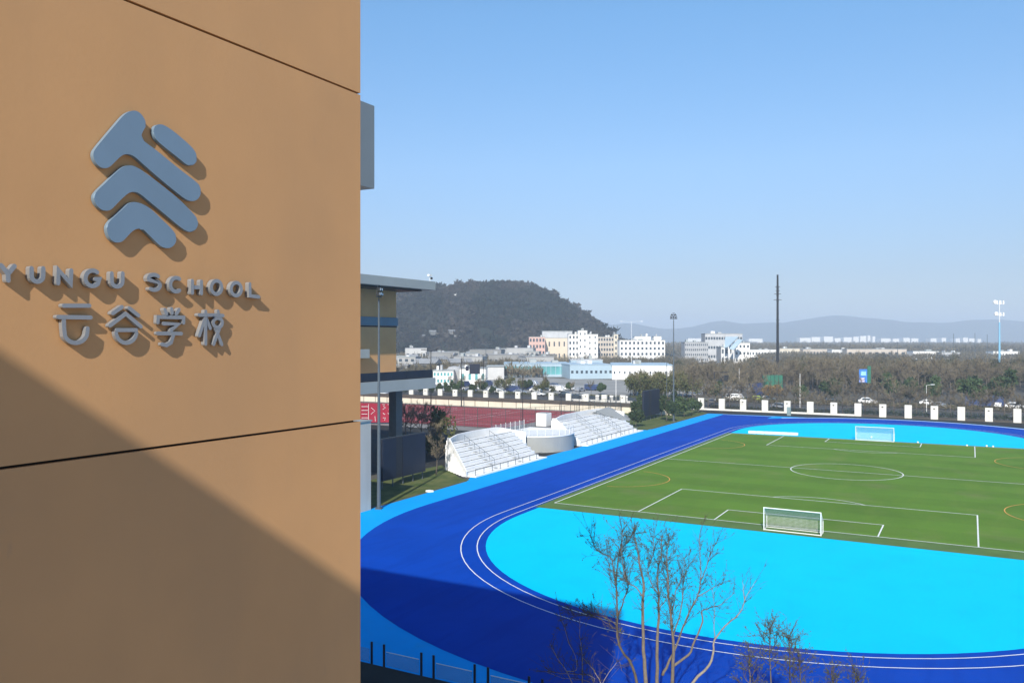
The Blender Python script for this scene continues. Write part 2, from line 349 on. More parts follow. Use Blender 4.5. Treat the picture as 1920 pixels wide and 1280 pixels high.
ridge('far_mountains', 5600, [(300,615),(700,606),(900,604),(1130,606),(1185,605),(1250,617),(1300,611),(1350,598),(1383,606),(1420,604),(1470,604),(1560,591),(1625,596),(1700,603),(1770,606),(1830,598),(1920,602),(2100,596),(2500,612)], 900, M_mount, 120)
ridge('distant_mountains', 7300, [(200,618),(800,612),(1200,614),(1330,616),(1460,607),(1640,602),(1800,606),(2000,608),(2500,618)], 900, M_mount, 100, seed=4)

HILL = [(560,642),(640,600),(700,566),(747,548),(790,538),(812,533),(822,530),(835,536),(860,531),(900,529),(940,528),(975,528),(1000,534),(1030,546),(1060,563),(1082,577),(1100,588),(1114,604),(1128,619),(1145,632),(1165,641)]
HD = 950.0
def hill_z(X, D):
    px = 960 + X/HD*F; y = np.interp(px, [p[0] for p in HILL], [p[1] for p in HILL])
    top = np.maximum(H + (636-y)/F*HD - 5.0, 0); t = (D-HD)/230.0
    prof = np.where(t < 0, np.clip(1-np.abs(t)**1.6, 0, 1), np.clip(1-np.abs(t)**2, 0, 1))
    wob = 1 + 0.10*np.sin(X*0.035+D*0.02)*np.sin(D*0.03+1.3) * (np.abs(t) > .12)
    return top*prof*wob
gx, gd = np.meshgrid(np.linspace(-250, 150, 90), np.linspace(HD-240, HD+240, 60))
gz = hill_z(gx, gd) - 0.5
V = np.stack([CX+C_*gx-S_*gd, CY+S_*gx+C_*gd, gz], -1).reshape(-1, 3)
Fc = [(r*90+i, r*90+i+1, (r+1)*90+i+1, (r+1)*90+i) for r in range(59) for i in range(89)]
np_mesh('wooded_hill', V, Fc, M_hillf, kind='structure').data.shade_smooth()

def leaf_cloud(rng, n, size, squash=0.8, lobes=5, up=False):
    """n triangles spread through an uneven crown of unit radius about the origin (z from 0 to ~2)"""
    cen = rng.randn(lobes, 3)*0.38; cen[:, 2] = np.abs(cen[:, 2])*0.9+0.5; rad = 0.42+rng.rand(lobes)*0.3
    li = rng.randint(0, lobes, n); d = rng.randn(n, 3); d /= np.linalg.norm(d, axis=1)[:, None]
    c = cen[li]+d*(rad[li]*rng.rand(n)**0.45)[:, None]; c[:, 2] *= squash
    if up:
        a = rng.randn(n, 3)*0.45 + c*0.5; a[:, 2] = np.abs(a[:, 2])*0.4+0.7
    else: a = rng.randn(n, 3)
    a /= np.linalg.norm(a, axis=1)[:, None]; b = np.cross(a, rng.randn(n, 3)); b /= np.linalg.norm(b, axis=1)[:, None]
    L_, W_ = size
    s = (0.6+rng.rand(n)*0.8)[:, None]
    tri = np.stack([c - b*W_*s/2, c + b*W_*s/2, c + a*L_*s], 1)
    return tri.reshape(-1, 3)
def forest(name, m, spots, protos, **kw):
    Vs = []
    for (x, y, z, sx, sz) in spots:
        p = protos[random.randrange(len(protos))]; a = random.random()*2*pi; c, s = cos(a), sin(a)
        q = np.empty_like(p); q[:, 0] = (p[:, 0]*c-p[:, 1]*s)*sx+x; q[:, 1] = (p[:, 0]*s+p[:, 1]*c)*sx+y; q[:, 2] = p[:, 2]*sz+z
        Vs.append(q)
    V = np.concatenate(Vs); return np_mesh(name, V, np.arange(len(V)).reshape(-1, 3), m, kind='stuff', **kw)
rng = np.random.RandomState(3)
pr_hill = [leaf_cloud(rng, 60, (0.62, 0.5), 0.75, 4) for _ in range(10)]
M_hillb = mat('hill_bare_trees', (0.026, 0.028, 0.025), 0.95, 0.1, 0.03, spec=0.02, col2=(0.066, 0.058, 0.049), detail=9)
def W(X, D, z=0): q = Vector((CX, CY, 0)) + RIGHT*X + FWD*D; return (q.x, q.y, z)
spots = []
for _ in range(4300):
    X = random.uniform(-215, 118); D = random.uniform(HD-228, HD+60); z = float(hill_z(np.array(X), np.array(D)))
    if z < 1.0: continue
    s = random.uniform(2.2, 4.4)*(1.5 if random.random() < .12 else 1); x, y, _z = W(X, D); spots.append((x, y, z-1.2, s, s*random.uniform(0.8, 1.4)))
def patch(x, y): return sin(x*.031+1)*sin(y*.027)+.6*sin(x*.083+y*.05)+.4*sin(y*.11-x*.07)
ever = [q for q in spots if patch(q[0], q[1])+random.gauss(0, .35) > -.15]; bare = [q for q in spots if q not in set(ever)]
forest('hill_evergreens', M_hillf, ever, pr_hill)
forest('hill_bare_trees', M_hillb, bare, pr_hill)
# summit tree clump and rocky scar
# ---- broad brown woodland beyond the pitch
pr_wood = [leaf_cloud(rng, 60, (0.55, 0.12), 0.95, up=True) for _ in range(8)]
pr_wood2 = [leaf_cloud(rng, 150, (0.34, 0.05), 0.95, 7, up=True) for _ in range(8)]
def px_range(D): return (D*(1262-960)/F, D*(1990-960)/F)
spots = []
for _ in range(1500):
    D = 300*(480/300)**random.random(); a, c = px_range(D); X = random.uniform(a, c); hgt = random.uniform(7.0, 12.0)*(0.8+0.2*sin(X*.05))
    x, y, _z = W(X, D); spots.append((x, y, hgt*0.10, hgt*0.36, hgt*0.50))
for _ in range(420):                                    # left of the lamp: lower belt in front of the blocks
    D = random.uniform(470, 560); X = random.uniform(D*(990-960)/F, D*(1300-960)/F); hgt = random.uniform(5, 9)
    x, y, _z = W(X, D); spots.append((x, y, 0.3, hgt*0.42, hgt*0.52))
forest('bare_woodland', M_wood1, spots, pr_wood2)
M_wood2 = mat('olive_woodland', (0.022, 0.032, 0.012), 0.95, 0.1, 0.04, spec=0.02, col2=(0.10, 0.092, 0.045), detail=9)
pr_round = [leaf_cloud(rng, 260, (0.24, 0.16), 0.9, 9) for _ in range(8)]
spots = []
for _ in range(230):
    D = 300*(470/300)**random.random(); X = random.uniform(D*(1500-960)/F, D*(1990-960)/F) if random.random() < .75 else random.uniform(D*(1270-960)/F, D*(1990-960)/F); hgt = random.uniform(6, 11.5)
    x, y, _z = W(X, D); spots.append((x, y, hgt*.08, hgt*.34, hgt*.52))
forest('olive_woodland', M_wood2, spots, pr_round)
spots = []
for _ in range(3600):
    D = 700*(2900/700)**random.random(); a = D*(1150-960)/F; c = D*(2000-960)/F
    if D < 900: a = D*(1420-960)/F
    X = random.uniform(a, c); hgt = random.uniform(9, 14) if D > 950 else random.uniform(5, 8)
    x, y, _z = W(X, D); spots.append((x, y, 0.0, hgt*0.6, hgt*0.5))
for _ in range(1900):                                   # between the houses at the foot of the hill
    D = random.uniform(385, 760); X = random.uniform(-D*0.15, D*0.035); hgt = random.uniform(4, 9)
    x, y, _z = W(X, D); spots.append((x, y, 0.0, hgt*0.5, hgt*0.5))
forest('far_woodland', M_wood1, spots, pr_wood)

# haze: one closed box of even air round everything
b = MB(); b.box((-9500, -9500, -1.0), (9500, 9500, 215)); hz = b.build('haze', M_white, kind='stuff')
mh = bpy.data.materials.new('haze_air'); mh.use_nodes = True; t = mh.node_tree; t.nodes.clear()
out = t.nodes.new('ShaderNodeOutputMaterial'); pv = t.nodes.new('ShaderNodeVolumePrincipled')
pv.inputs['Color'].default_value = (0.73, 0.85, 1.0, 1); pv.inputs['Density'].default_value = HAZE; pv.inputs['Anisotropy'].default_value = 0.0
t.links.new(pv.outputs[0], out.inputs['Volume']); hz.data.materials.clear(); hz.data.materials.append(mh)

# ================================================================ THE SIGN TOWER
tw = thing('office_tower', 'ochre rendered tower wall filling the left side of the picture', 'building', (0, 0, 0))
UE = 7.88; zs = [0, 5.33, 9.23, 13.13, 17.03, 20.93, 24.83, 30.4]; gz_ = 0.012
MB().box((-30, -14, 0), (-0.06, UE-0.06, 30.38)).build('core', M_groove, tw)
for i in range(len(zs)-1):
    MB().box((-0.055, -14, zs[i]+gz_), (0.0, UE, zs[i+1]-gz_)).build('wall_panel', M_wall, tw)
    MB().box((-30, UE-0.055, zs[i]+gz_), (-0.056, UE-0.001, zs[i+1]-gz_)).build('wall_panel', M_wall, tw)
MB().box((-3.2, UE, 20.13), (-1.0, 9.42, 21.3)).build('canopy_box', M_panel, tw, label='grey metal box projecting from the far end of the tower')

wing = thing('rear_wing', 'lower ochre wing standing behind the viewpoint, its roof edge shading the sign wall', 'building', (0, -6, 0))
MB().box((0.004, -16, 0), (8.0, -6.03, 24.38)).build('wall', M_wall, wing)
MB().box((0.004, -16, 24.382), (8.0, -6.0, 24.55)).build('roof_edge', M_panel, wing)

def wall_pt(x, y, n): p = at_n(x, y, n); return (p.y, p.z)
def chaikin(p, it=2):
    for _ in range(it):
        q = []
        for i in range(len(p)):
            a, b_ = p[i], p[(i+1) % len(p)]
            q += [(a[0]*.75+b_[0]*.25, a[1]*.75+b_[1]*.25), (a[0]*.25+b_[0]*.75, a[1]*.25+b_[1]*.75)]
        p = q
    return p
def plate(name, pts, n0, n1, m, parent, bev=0.006):
    """outline on the wall plane (y, z), thickness n0..n1 along x, front edge chamfered"""
    area = sum(pts[i][0]*pts[(i+1) % len(pts)][1]-pts[(i+1) % len(pts)][0]*pts[i][1] for i in range(len(pts)))
    if area < 0: pts = pts[::-1]
    bmh = bmesh.new(); k = len(pts)
    back = [bmh.verts.new((n0, y, z)) for y, z in pts]; fr = [bmh.verts.new((n1, y, z)) for y, z in pts]
    bmh.faces.new(back[::-1]); ff = bmh.faces.new(fr)
    for i in range(k): bmh.faces.new((back[i], back[(i+1) % k], fr[(i+1) % k], fr[i]))
    if bev: bmesh.ops.bevel(bmh, geom=list(ff.edges), offset=bev, segments=2, affect='EDGES', profile=0.5)
    off = parent_loc(parent)
    for v in bmh.verts: v.co -= off
    bmesh.ops.recalc_face_normals(bmh, faces=bmh.faces)
    me = bpy.data.meshes.new(name); bmh.to_mesh(me); bmh.free(); me.materials.append(m)
    o = bpy.data.objects.new(name, me); COL.objects.link(o); o.parent = parent; return o
emb = thing('wall_emblem', 'large grey metal emblem of slanting rounded bars on the ochre wall', 'emblem', (0, 4.6, 19.5))
A = [(400,72),(440,74),(475,98),(508,150),(513,190),(490,230),(475,262),(480,295),(520,328),(600,385),(700,468),(800,548),(900,622),(935,662),(940,710),(915,760),(870,777),(820,762),(740,700),(640,618),(540,532),(470,470),(420,425),(375,408),(335,413),(295,445),(245,497),(215,518),(170,518),(130,490),(105,440),(103,395),(125,360),(200,270),(280,175),(345,100)]
B = [(570,215),(585,188),(620,176),(660,188),(730,235),(830,320),(885,375),(910,430),(900,475),(865,502),(825,492),(770,445),(680,375),(600,310),(570,265)]
Cc = [(345,500),(395,495),(440,510),(520,562),(640,655),(760,750),(860,850),(905,900),(917,945),(905,985),(870,1015),(820,1005),(740,945),(640,860),(530,770),(465,715),(425,700),(385,705),(345,735),(280,800),(245,838),(210,850),(160,838),(120,795),(105,745),(120,705),(200,630),(290,540)]
Dd = [(430,778),(380,785),(330,835),(270,890),(225,935),(205,975),(215,1030),(240,1075),(280,1096),(325,1090),(360,1055),(405,1005),(445,985),(485,987),(520,1020),(570,1070),(620,1120),(660,1137),(700,1137),(735,1110),(750,1065),(740,1025),(700,975),(640,920),(570,850),(500,800)]
for pl in (A, B, Cc, Dd):
    plate('emblem_bar', chaikin([wall_pt(150+x/4.131, 190+y/4.131, 0.05) for x, y in pl], 2), 0.010, 0.050, M_emblem, emb, 0.007)

def stroke_outline(pl, wd):
    """outline polygon of a round-capped stroke"""
    pl = [Vector(p) for p in pl]; n = len(pl); a, c = [], []
    for i in range(n):
        if 0 < i < n-1:
            t0 = (pl[i]-pl[i-1]).normalized(); t1 = (pl[i+1]-pl[i]).normalized(); t = (t0+t1)
            t = t.normalized() if t.length > 1e-6 else t0; k = 1/max(0.45, t.dot(t1))
        else: t = (pl[min(i+1, n-1)]-pl[max(i-1, 0)]).normalized(); k = 1
        nr = Vector((-t.y, t.x))*wd/2*k; a.append(pl[i]+nr); c.append(pl[i]-nr)
    t = (pl[-1]-pl[-2]).normalized(); nr = Vector((-t.y, t.x)); e = [pl[-1]+(nr*cos(q)+t*sin(q))*wd/2 for q in (pi/4, pi/2, 3*pi/4)]
    t = (pl[1]-pl[0]).normalized(); nr = Vector((-t.y, t.x)); s0 = [pl[0]+(-nr*cos(q)-t*sin(q))*wd/2 for q in (pi/4, pi/2, 3*pi/4)]
    return [tuple(p) for p in a+e+c[::-1]+s0]
def ell(cx, cy, rx, ry, a0, a1, n=14): return [(cx+rx*cos(radians(a0+(a1-a0)*i/n)), cy+ry*sin(radians(a0+(a1-a0)*i/n))) for i in range(n+1)]
def glyph(parent, name, strokes, wd, n0, n1, label=None):
    """one letter: strokes drawn on the wall, each a rounded bar standing off the wall"""
    grp = None; off = parent_loc(parent); bmh = bmesh.new()
    for k, st in enumerate(strokes):
        pts = [wall_pt(x/3.84, 480+y/3.84, n1) for x, y in st]
        closed = (Vector(pts[0])-Vector(pts[-1])).length < 0.004
        ww = wd; f1 = n1-0.0017*k; f0 = n0+0.0011*k
        if closed:
            q = [Vector(p) for p in pts[:-1]]; m_ = len(q); o_, i_ = [], []
            for i in range(m_):
                t = (q[(i+1) % m_]-q[i-1]).normalized(); nr = Vector((-t.y, t.x))*ww/2; o_.append(q[i]+nr); i_.append(q[i]-nr)
            ring = [[bmh.verts.new((nn-off.x, p.x-off.y, p.y-off.z)) for p in pp] for pp, nn in ((o_, f0), (o_, f1), (i_, f1), (i_, f0))]
            for r in range(4):
                A_, B_ = ring[r], ring[(r+1) % 4]
                for i in range(m_): bmh.faces.new((A_[i], A_[(i+1) % m_], B_[(i+1) % m_], B_[i]))
        else:
            o = stroke_outline(pts, ww); kk = len(o)
            ba = [bmh.verts.new((f0-off.x, y-off.y, z-off.z)) for y, z in o]; fr = [bmh.verts.new((f1-off.x, y-off.y, z-off.z)) for y, z in o]
            bmh.faces.new(ba[::-1]); bmh.faces.new(fr)
            for i in range(kk): bmh.faces.new((ba[i], ba[(i+1) % kk], fr[(i+1) % kk], fr[i]))
    bmesh.ops.recalc_face_normals(bmh, faces=bmh.faces)
    me = bpy.data.meshes.new(name); bmh.to_mesh(me); bmh.free(); me.materials.append(M_letter)
    o = bpy.data.objects.new(name, me); COL.objects.link(o); o.parent = parent
    if label: o['label'] = label
    return o
lat = thing('latin_lettering', 'row of grey raised Latin capitals under the emblem on the ochre wall', 'lettering', (0, 4.8, 18.6))
def U_(x0, x1, y0, y1): r = (x1-x0)/2; return [(x0, y0), (x0, (y0+y1)/2)] + ell((x0+x1)/2, y1-r*1.0, r, r*1.0, 180, 0, 10)[1:-1] + [(x1, (y0+y1)/2), (x1, y0)]
LT = [('Y', [[(8,66),(58,128),(60,176)], [(106,72),(60,128)]]), ('U', [U_(228,312,88,184)]), ('N', [[(420,196),(422,100),(510,198),(514,104)]]),
      ('G', [ell(668,160,52,56,-50,-350,18)[:-2] + [(716,166),(690,166)]]), ('U', [U_(806,884,124,220)]),
      ('S', [ell(1108,160,38,26,-30,-200,8) + ell(1112,212,42,32,-60,130,9)]), ('C', [ell(1270,206,42,50,-55,-305,16)]),
      ('H', [[(1386,178),(1386,266)], [(1452,182),(1452,270)], [(1388,224),(1450,226)]]), ('O', [ell(1560,226,38,48,0,360,22)]),
      ('O', [ell(1702,238,37,47,0,360,22)]), ('L', [[(1800,200),(1802,286),(1866,294)]])]
for ch, st in LT: glyph(lat, 'letter', st, 0.035, 0.008, 0.058, 'raised letter ' + ch)
han = thing('chinese_lettering', 'four grey raised Chinese characters below the row of Latin capitals', 'lettering', (0, 4.9, 18.1))
HZ = [('yun', [[(460,357),(645,357)], [(420,438),(655,442)], [(462,450),(464,520)] + ell(548,545,84,80,172,0,12)[1:] + [(634,520)]]),
      ('gu', [[(812,412),(880,366)], [(932,374),(1000,428)], [(795,500),(908,415),(1018,508)], [(845,532),(985,532)], ell(914,545,74,80,176,4,12)]),
      ('xue', [[(1188,385),(1200,415)], [(1238,380),(1240,412)], [(1292,385),(1272,416)], [(1140,478),(1142,438),(1326,442),(1326,480)], [(1182,486),(1290,490),(1236,532)], [(1236,534),(1252,575),(1238,622),(1205,642),(1170,634)], [(1140,556),(1312,558)]]),
      ('xiao', [[(1434,424),(1524,424)], [(1483,398),(1483,632)], [(1478,450),(1438,572)], [(1490,450),(1518,520)], [(1575,396),(1577,412)], [(1536,424),(1612,428)], ell(1575,480,33,34,0,360,16), [(1590,514),(1546,634)], [(1560,518),(1606,636)]])]
for ch, st in HZ: glyph(han, 'character', st, 0.034, 0.008, 0.056)

# ================================================================ SPORTS HALL (second building)
hall = thing('sports_hall', 'ochre and grey hall with a wide flat roof behind the tower', 'building', (-60, 95, 0))
WN, FN = -62.0, -58.0
zT, zB = 25.9, 24.75
MB().box((-95, 60, 12.76), (WN, 91.8, 24.7)).build('wall', M_wall2, hall)
MB().box((-100, 50, zB), (FN, 95.4, zT)).build('roof', M_fascia, hall, label='wide flat roof with a grey fascia')
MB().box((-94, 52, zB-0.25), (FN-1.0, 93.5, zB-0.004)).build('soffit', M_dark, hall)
p0 = at_n(700, 594, WN); p1 = at_n(700, 610, WN)
MB().box((WN+0.002, 60, p1.z), (WN+0.15, 92.0, p0.z)).build('window_band', M_slate, hall)
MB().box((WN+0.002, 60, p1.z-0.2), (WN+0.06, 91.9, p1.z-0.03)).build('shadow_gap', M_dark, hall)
MB().box((-92, 50, 11.35), (FN, 95.4, 12.75)).build('deck', M_fascia, hall, label='grey edge of the raised deck')
for i in range(15):
    u0 = 50.2 + i*3.0; MB().box((FN-0.45, u0, 12.76), (FN-0.35, min(u0+2.96, 95.2), 13.85)).build('balustrade_panel', M_navy, hall)
for x, y in ((-61.5, 91.0), (-61.5, 72.0)): MB().box((x-0.6, y-0.7, 0), (x+0.6, y+0.7, 11.34)).build('column', M_pole, hall)
q0 = at_n(660, 655, -61.0); q1 = at_n(693, 671, -61.0)
MB().box((WN+0.152, q0.y, q1.z), (-61.0, q1.y, q0.z)).build('balcony_box', M_fascia, hall)
# railing plants / small things on deck
b = MB()
for i in range(50):
    y = 88 + i*0.15; b.box((-64, y, 13.0), (-63.97, y+0.03, 14.0))
b.box((-64.02, 88, 14.0), (-63.95, 95.3, 14.06)); b.build('deck_railing', M_dark, hall)
rc = thing('roof_camera', 'small white camera box on a post at the corner of the hall roof', 'camera', (FN-1, 95, zT))
rp = at_n(816, 529, FN-0.6)
MB().tube([(FN-0.6, 94.9, zT), (FN-0.6, 94.9, zT+0.75)], 0.04).build('post', M_white, rc)
MB().box((FN-0.75, 94.55, zT+0.75), (FN-0.45, 95.25, zT+1.0)).build('housing', M_white, rc)
MB().box((FN-0.449, 94.8, zT+0.3), (FN-0.28, 95.1, zT+0.6)).build('sensor', M_dark, rc)

ann = thing('annex_wall', 'tall plain grey concrete wall beside the pale blue apron behind the tower edge', 'wall', (-49, 60, 0))
MB().box((-57, 40, 0), (-49.2, 70.2, 9.35)).build('wall', M_annex, ann)
MB().box((-57.1, 39.9, 9.352), (-49.1, 70.3, 9.5)).build('coping', M_fascia, ann)

# ================================================================ FLOODLIGHTS, LED SCREENS
def floodlight(loc, label, rz=0, sc=1.0):
    t = thing('floodlight_mast', label, 'floodlight', loc, 'tall floodlight masts by the track', rz)
    x, y = 0, 0
    def add(b, n, m, par=None):
        me = b.mesh(n); me.materials.append(m); o = bpy.data.objects.new(n, me); COL.objects.link(o); o.parent = par or t; return o
    add(MB().tube([(0,0,0),(0,0,8),(0,0,22.2)], [0.21, 0.17, 0.09], 12), 'pole', M_pole)
    add(MB().box((-0.35,-0.35,0),(0.35,0.35,0.12)), 'base_plate', M_pole)
    ringp = [(0.72*cos(a)*1.0, 0, 22.6+1.15*max(0, sin(a))-(0.0)) for a in [pi*i/16 for i in range(17)]]
    add(MB().tube(ringp, 0.045, 6), 'hoop', M_dark)
    add(MB().tube([(-0.78,0,22.5),(0.78,0,22.5)], 0.07, 6), 'crossbar', M_dark)
    add(MB().tube([(0,0,22.2),(0,0,23.75)], 0.04, 6), 'spine', M_dark)
    for k, (xx, zz) in enumerate(((-0.45, 22.8), (0.0, 22.85), (0.45, 22.8), (-0.3, 23.3), (0.3, 23.3))):
        o = add(MB().box((xx-0.17, 0.05, zz-0.16), (xx+0.17, 0.28, zz+0.16)), 'lamp_head', M_dark)
        add(MB().box((xx-0.14, 0.285, zz-0.13), (xx+0.14, 0.30, zz+0.13)), 'lens', M_lamp, o)
    return t
fl1 = floodlight((-48.7, 70.9, 0), 'grey floodlight mast in front of the sports hall, nearest the tower', radians(-70))
g2 = G(1263, 790)
floodlight((g2.x, g2.y, 0), 'thin floodlight mast with a hooped head beyond the far stand', TH)

def led(u0, u1, n, z0, z1, label):
    t = thing('display_screen', label, 'screen', (n, (u0+u1)/2, 0), 'dark display screens beside the track')
    w = u1-u0
    cuts = [u0, u0+w*0.30, u0+w*0.45, u1]
    for k in range(3): MB().box((n-0.25, cuts[k]+0.03, z0+0.05), (n-(0.0 if k != 1 else 0.04), cuts[k+1]-0.03, z1-0.05)).build('screen_panel', M_navy if k != 1 else M_dark, t)
    MB().box((n-0.4, u0, z0), (n-0.26, u1, z1)).build('frame', M_dark, t)
    for k in range(5): MB().box((n-0.38, u0+0.2+k*(w-0.5)/4, 0), (n-0.28, u0+0.32+k*(w-0.5)/4, z0-0.002)).build('leg', M_pole, t)
    MB().tube([(n-0.3, u0, z1+0.03), (n-0.3, u1, z1+0.03)], 0.04, 4).build('top_rail', M_pole, t)
    return t
a0 = at_n(718, 830, -55.3); a1 = at_n(798, 830, -55.3)
led(a0.y, a1.y, -55.3, 0.95, 6.0, 'dark blue black display screen on legs in the grass near the sports hall')
a0 = at_n(1207, 760, -56.5); a1 = at_n(1237, 760, -56.5)
led(a0.y, a1.y, -56.5, 0.9, 6.6, 'dark display screen beyond the far white stand')
rk = thing('white_slab', 'small white slab lying on the grass below the near display screen', 'slab', G(806, 922)); g = G(806, 922)
o = bevel(MB().prism([(g.x-0.45, g.y-0.25), (g.x+0.2, g.y-0.35), (g.x+0.45, g.y+0.15), (g.x-0.25, g.y+0.3)], 0.01, 0.22).build('slab', M_offw, rk), 0.03)

# ================================================================ WHITE STANDS AND PODIUM
def stand(label, u0, u1, skew, zback, rows=7):
    t = thing('grandstand', label, 'stand', (-52, (u0+u1)/2, 0), 'white stepped stands along the straight')
    n0, dn, dz = -51.4, 0.82, 0.50
    MB().box((n0+.004, u0+.1, 0.0), (n0+1.35, u1+.2, 0.16)).build('front_platform', M_offw, t)
    for k in range(int((u1-u0)/2.2)): MB().box((n0+.9, u0+.6+k*2.2, 0.162), (n0+.96, u0+.66+k*2.2, 0.95)).build('rail_post', M_pole, t)
    MB().tube([(n0+.93, u0+.6, .97), (n0+.93, u1-.6, .97)], .03, 5).build('front_rail', M_pole, t)
    for i in range(rows):
        na = n0-i*dn; a = u0+skew*i/rows; e = u1+0.25*i
        b = MB(); b.box((na-dn+0.004, a, 0), (na, e, 0.45+i*dz)); b.build('step', M_offw, t)
        bevel(MB().box((na-dn+0.12, a+0.25, 0.452+i*dz+0.10), (na-0.25, e-0.3, 0.52+i*dz+0.12)).build('bench', M_white, t), 0.02)
        k = MB(); nn = int((e-a)/2.4)
        for j in range(nn): k.box((na-dn+0.3, a+0.8+j*2.4, 0.453+i*dz), (na-0.35, a+0.95+j*2.4, 0.45+i*dz+0.098))
        k.build('bench_supports', M_greyc, t, kind='stuff')
    for q in (0.36, 0.70):                               # aisle handrails, one pair of posts per row
        y = u0+(u1-u0)*q; hr = MB(); pa = Vector((n0-.3, y+.3, .45+.95)); pb = Vector((n0-(rows-.6)*dn, y+.3, .45+(rows-1)*dz+.95)); hr.tube([pa, pb], .03, 5)
        for i in range(rows): x_ = n0-i*dn-.3; hr.tube([(x_, y+.3, .45+i*dz), (x_, y+.3, .45+i*dz*1.0+.95)], .025, 4)
        hr.build('handrail', M_pole, t)
        for i in range(rows): MB().box((n0-i*dn+.003, y-.5, .005+i*dz), (n0-i*dn+.30, y+.2, .235+i*dz)).build('aisle_step', M_greyc, t)
    # curved back wall
    zback -= .35; nb = n0-rows*dn; us = np.linspace(u0+skew, u1+2.5, 24); outer, inner = [], []
    for q in us:
        s = (q-us[0])/(us[-1]-us[0]); bow = 1.3*(1-(2*s-1)**2); fold = 2.2*max(0, (s-0.86)/0.14)**2
        outer.append((nb-bow+fold-0.22, q)); inner.append((nb-bow+fold, q))
    b = MB(); nv = len(us)
    V = []; 
    for i in range(nv):
        s = i/(nv-1); zt = zback*(1-0.22*max(0, (s-0.8)/0.2)**1.5) * (1-0.10*max(0, (0.2-s)/0.2))
        for (x, y) in (inner[i], outer[i]): V += [(x, y, 0), (x, y, zt)]
    Fc = []
    for i in range(nv-1):
        a = 4*i; c = a+4; Fc += [(a, c, c+1, a+1), (a+2, a+3, c+3, c+2), (a+1, c+1, c+3, a+3)]
    Fc += [(0, 1, 3, 2), (4*nv-4, 4*nv-2, 4*nv-1, 4*nv-3)]
    b.add(V, Fc); b.build('back_wall', M_offw, t)
    # side cheek walls with a stepped down top
    for ua, ub, sk in ((u0-0.28, u0-0.02, skew),):
        V = []; m_ = 9
        for i in range(m_+1):
            s = i/m_; x = n0+0.1-(rows*dn)*s; zt = 0.75+(zback-0.75)*min(1, s*1.12); dy = sk*s
            V += [(x, ua+dy, 0), (x, ua+dy, zt), (x, ub+dy, 0), (x, ub+dy, zt)]
        Fc = []
        for i in range(m_):
            a = 4*i; c = a+4; Fc += [(a, c, c+1, a+1), (a+2, a+3, c+3, c+2), (a+1, c+1, c+3, a+3)]
        Fc += [(0, 1, 3, 2), (4*m_, 4*m_+2, 4*m_+3, 4*m_+1)]
        MB().add(V, Fc).build('side_wall', M_offw, t)
    return t
stand('nearer white stepped stand with a curved back wall beside the track', 92.9, 113.6, 4.2, 4.75)
stand('farther white stepped stand between the podium and the second screen', 129.2, 156.2, 1.0, 4.7)
pod = thing('podium', 'round fronted grey podium with railing between the two white stands', 'podium', (-52, 121, 0))
pc = (-57.0, 123.6); pts = [(pc[0]+6.3*cos(a), pc[1]+6.6*sin(a)) for a in [radians(-82+164*i/28) for i in range(29)]]
poly = [(-61.5, pts[0][1])] + pts + [(-61.5, pts[-1][1])]
MB().prism(poly, 0, 2.45).build('drum_wall', M_greyc, pod)
MB().prism([(x+(0.08 if x > -60 else 0), y) for x, y in poly], 2.452, 2.62).build('coping', M_white, pod)
b = MB()
for i in range(0, 29, 2): b.tube([(pts[i][0]-0.15, pts[i][1], 2.62), (pts[i][0]-0.15, pts[i][1], 3.7)], 0.04, 4)
b.tube([(x-0.15, y, 3.7) for x, y in pts], 0.04, 4); b.build('railing', M_white, pod)
b = MB()
for i in range(28): b.quad((pts[i][0]-0.2, pts[i][1], 2.7), (pts[i+1][0]-0.2, pts[i+1][1], 2.7), (pts[i+1][0]-0.2, pts[i+1][1], 3.62), (pts[i][0]-0.2, pts[i][1], 3.62))
b.build('glass_panel', M_bal, pod)
k0 = at_n(1021, 800, -60.0); k0.y -= 1.0; k1 = k0 + Vector((0, 2.2, 0))
kio = thing('white_kiosk', 'plain white box kiosk standing on the podium', 'kiosk', (-60, k0.y, 2.62))
bevel(MB().box((-61.2, k0.y, 2.623), (-59.2, k1.y, 4.9)).build('cabin', M_bw, kio), 0.05)
MB().box((-61.1, k0.y+0.1, 4.902), (-59.3, k1.y-0.1, 4.98)).build('roof', M_fascia, kio)
# glass fence behind the podium
gf = thing('glass_fence', 'pale glass fence with thin posts behind the podium', 'fence', (-60, 118, 0))
for i in range(7):
    y = 114.0+i*1.6; MB().box((-60.04, y, 2.3), (-60.0, y+1.5, 4.3)).build('glass_panel', M_bal, gf); MB().box((-60.06, y+1.5, 0), (-59.98, y+1.58, 4.4)).build('post', M_white, gf)
cv = thing('canopy', 'grey peaked fabric canopy behind the end of the far stand', 'canopy', (-60, 160, 0))
pk = P(1141, 762, 168.0); c1 = P(1112, 772, 160.0); c2 = P(1180, 788, 167.0); c3 = P(1185, 782, 175.0); c4 = P(1120, 769, 178.0)
MB().add([pk, c1, c2, c3, c4, pk-Vector((0,0,.1)), c1-Vector((0,0,.1)), c2-Vector((0,0,.1)), c3-Vector((0,0,.1)), c4-Vector((0,0,.1))],
         [(0,1,2),(0,2,3),(0,3,4),(0,4,1),(5,7,6),(5,8,7),(5,9,8),(5,6,9),(1,6,7,2),(2,7,8,3),(3,8,9,4),(4,9,6,1)]).build('membrane', M_greyc, cv)
for c in (c1, c2, c3, c4): MB().tube([(c.x, c.y, 0), (c.x, c.y, c.z-0.1)], 0.07).build('post', M_pole, cv)

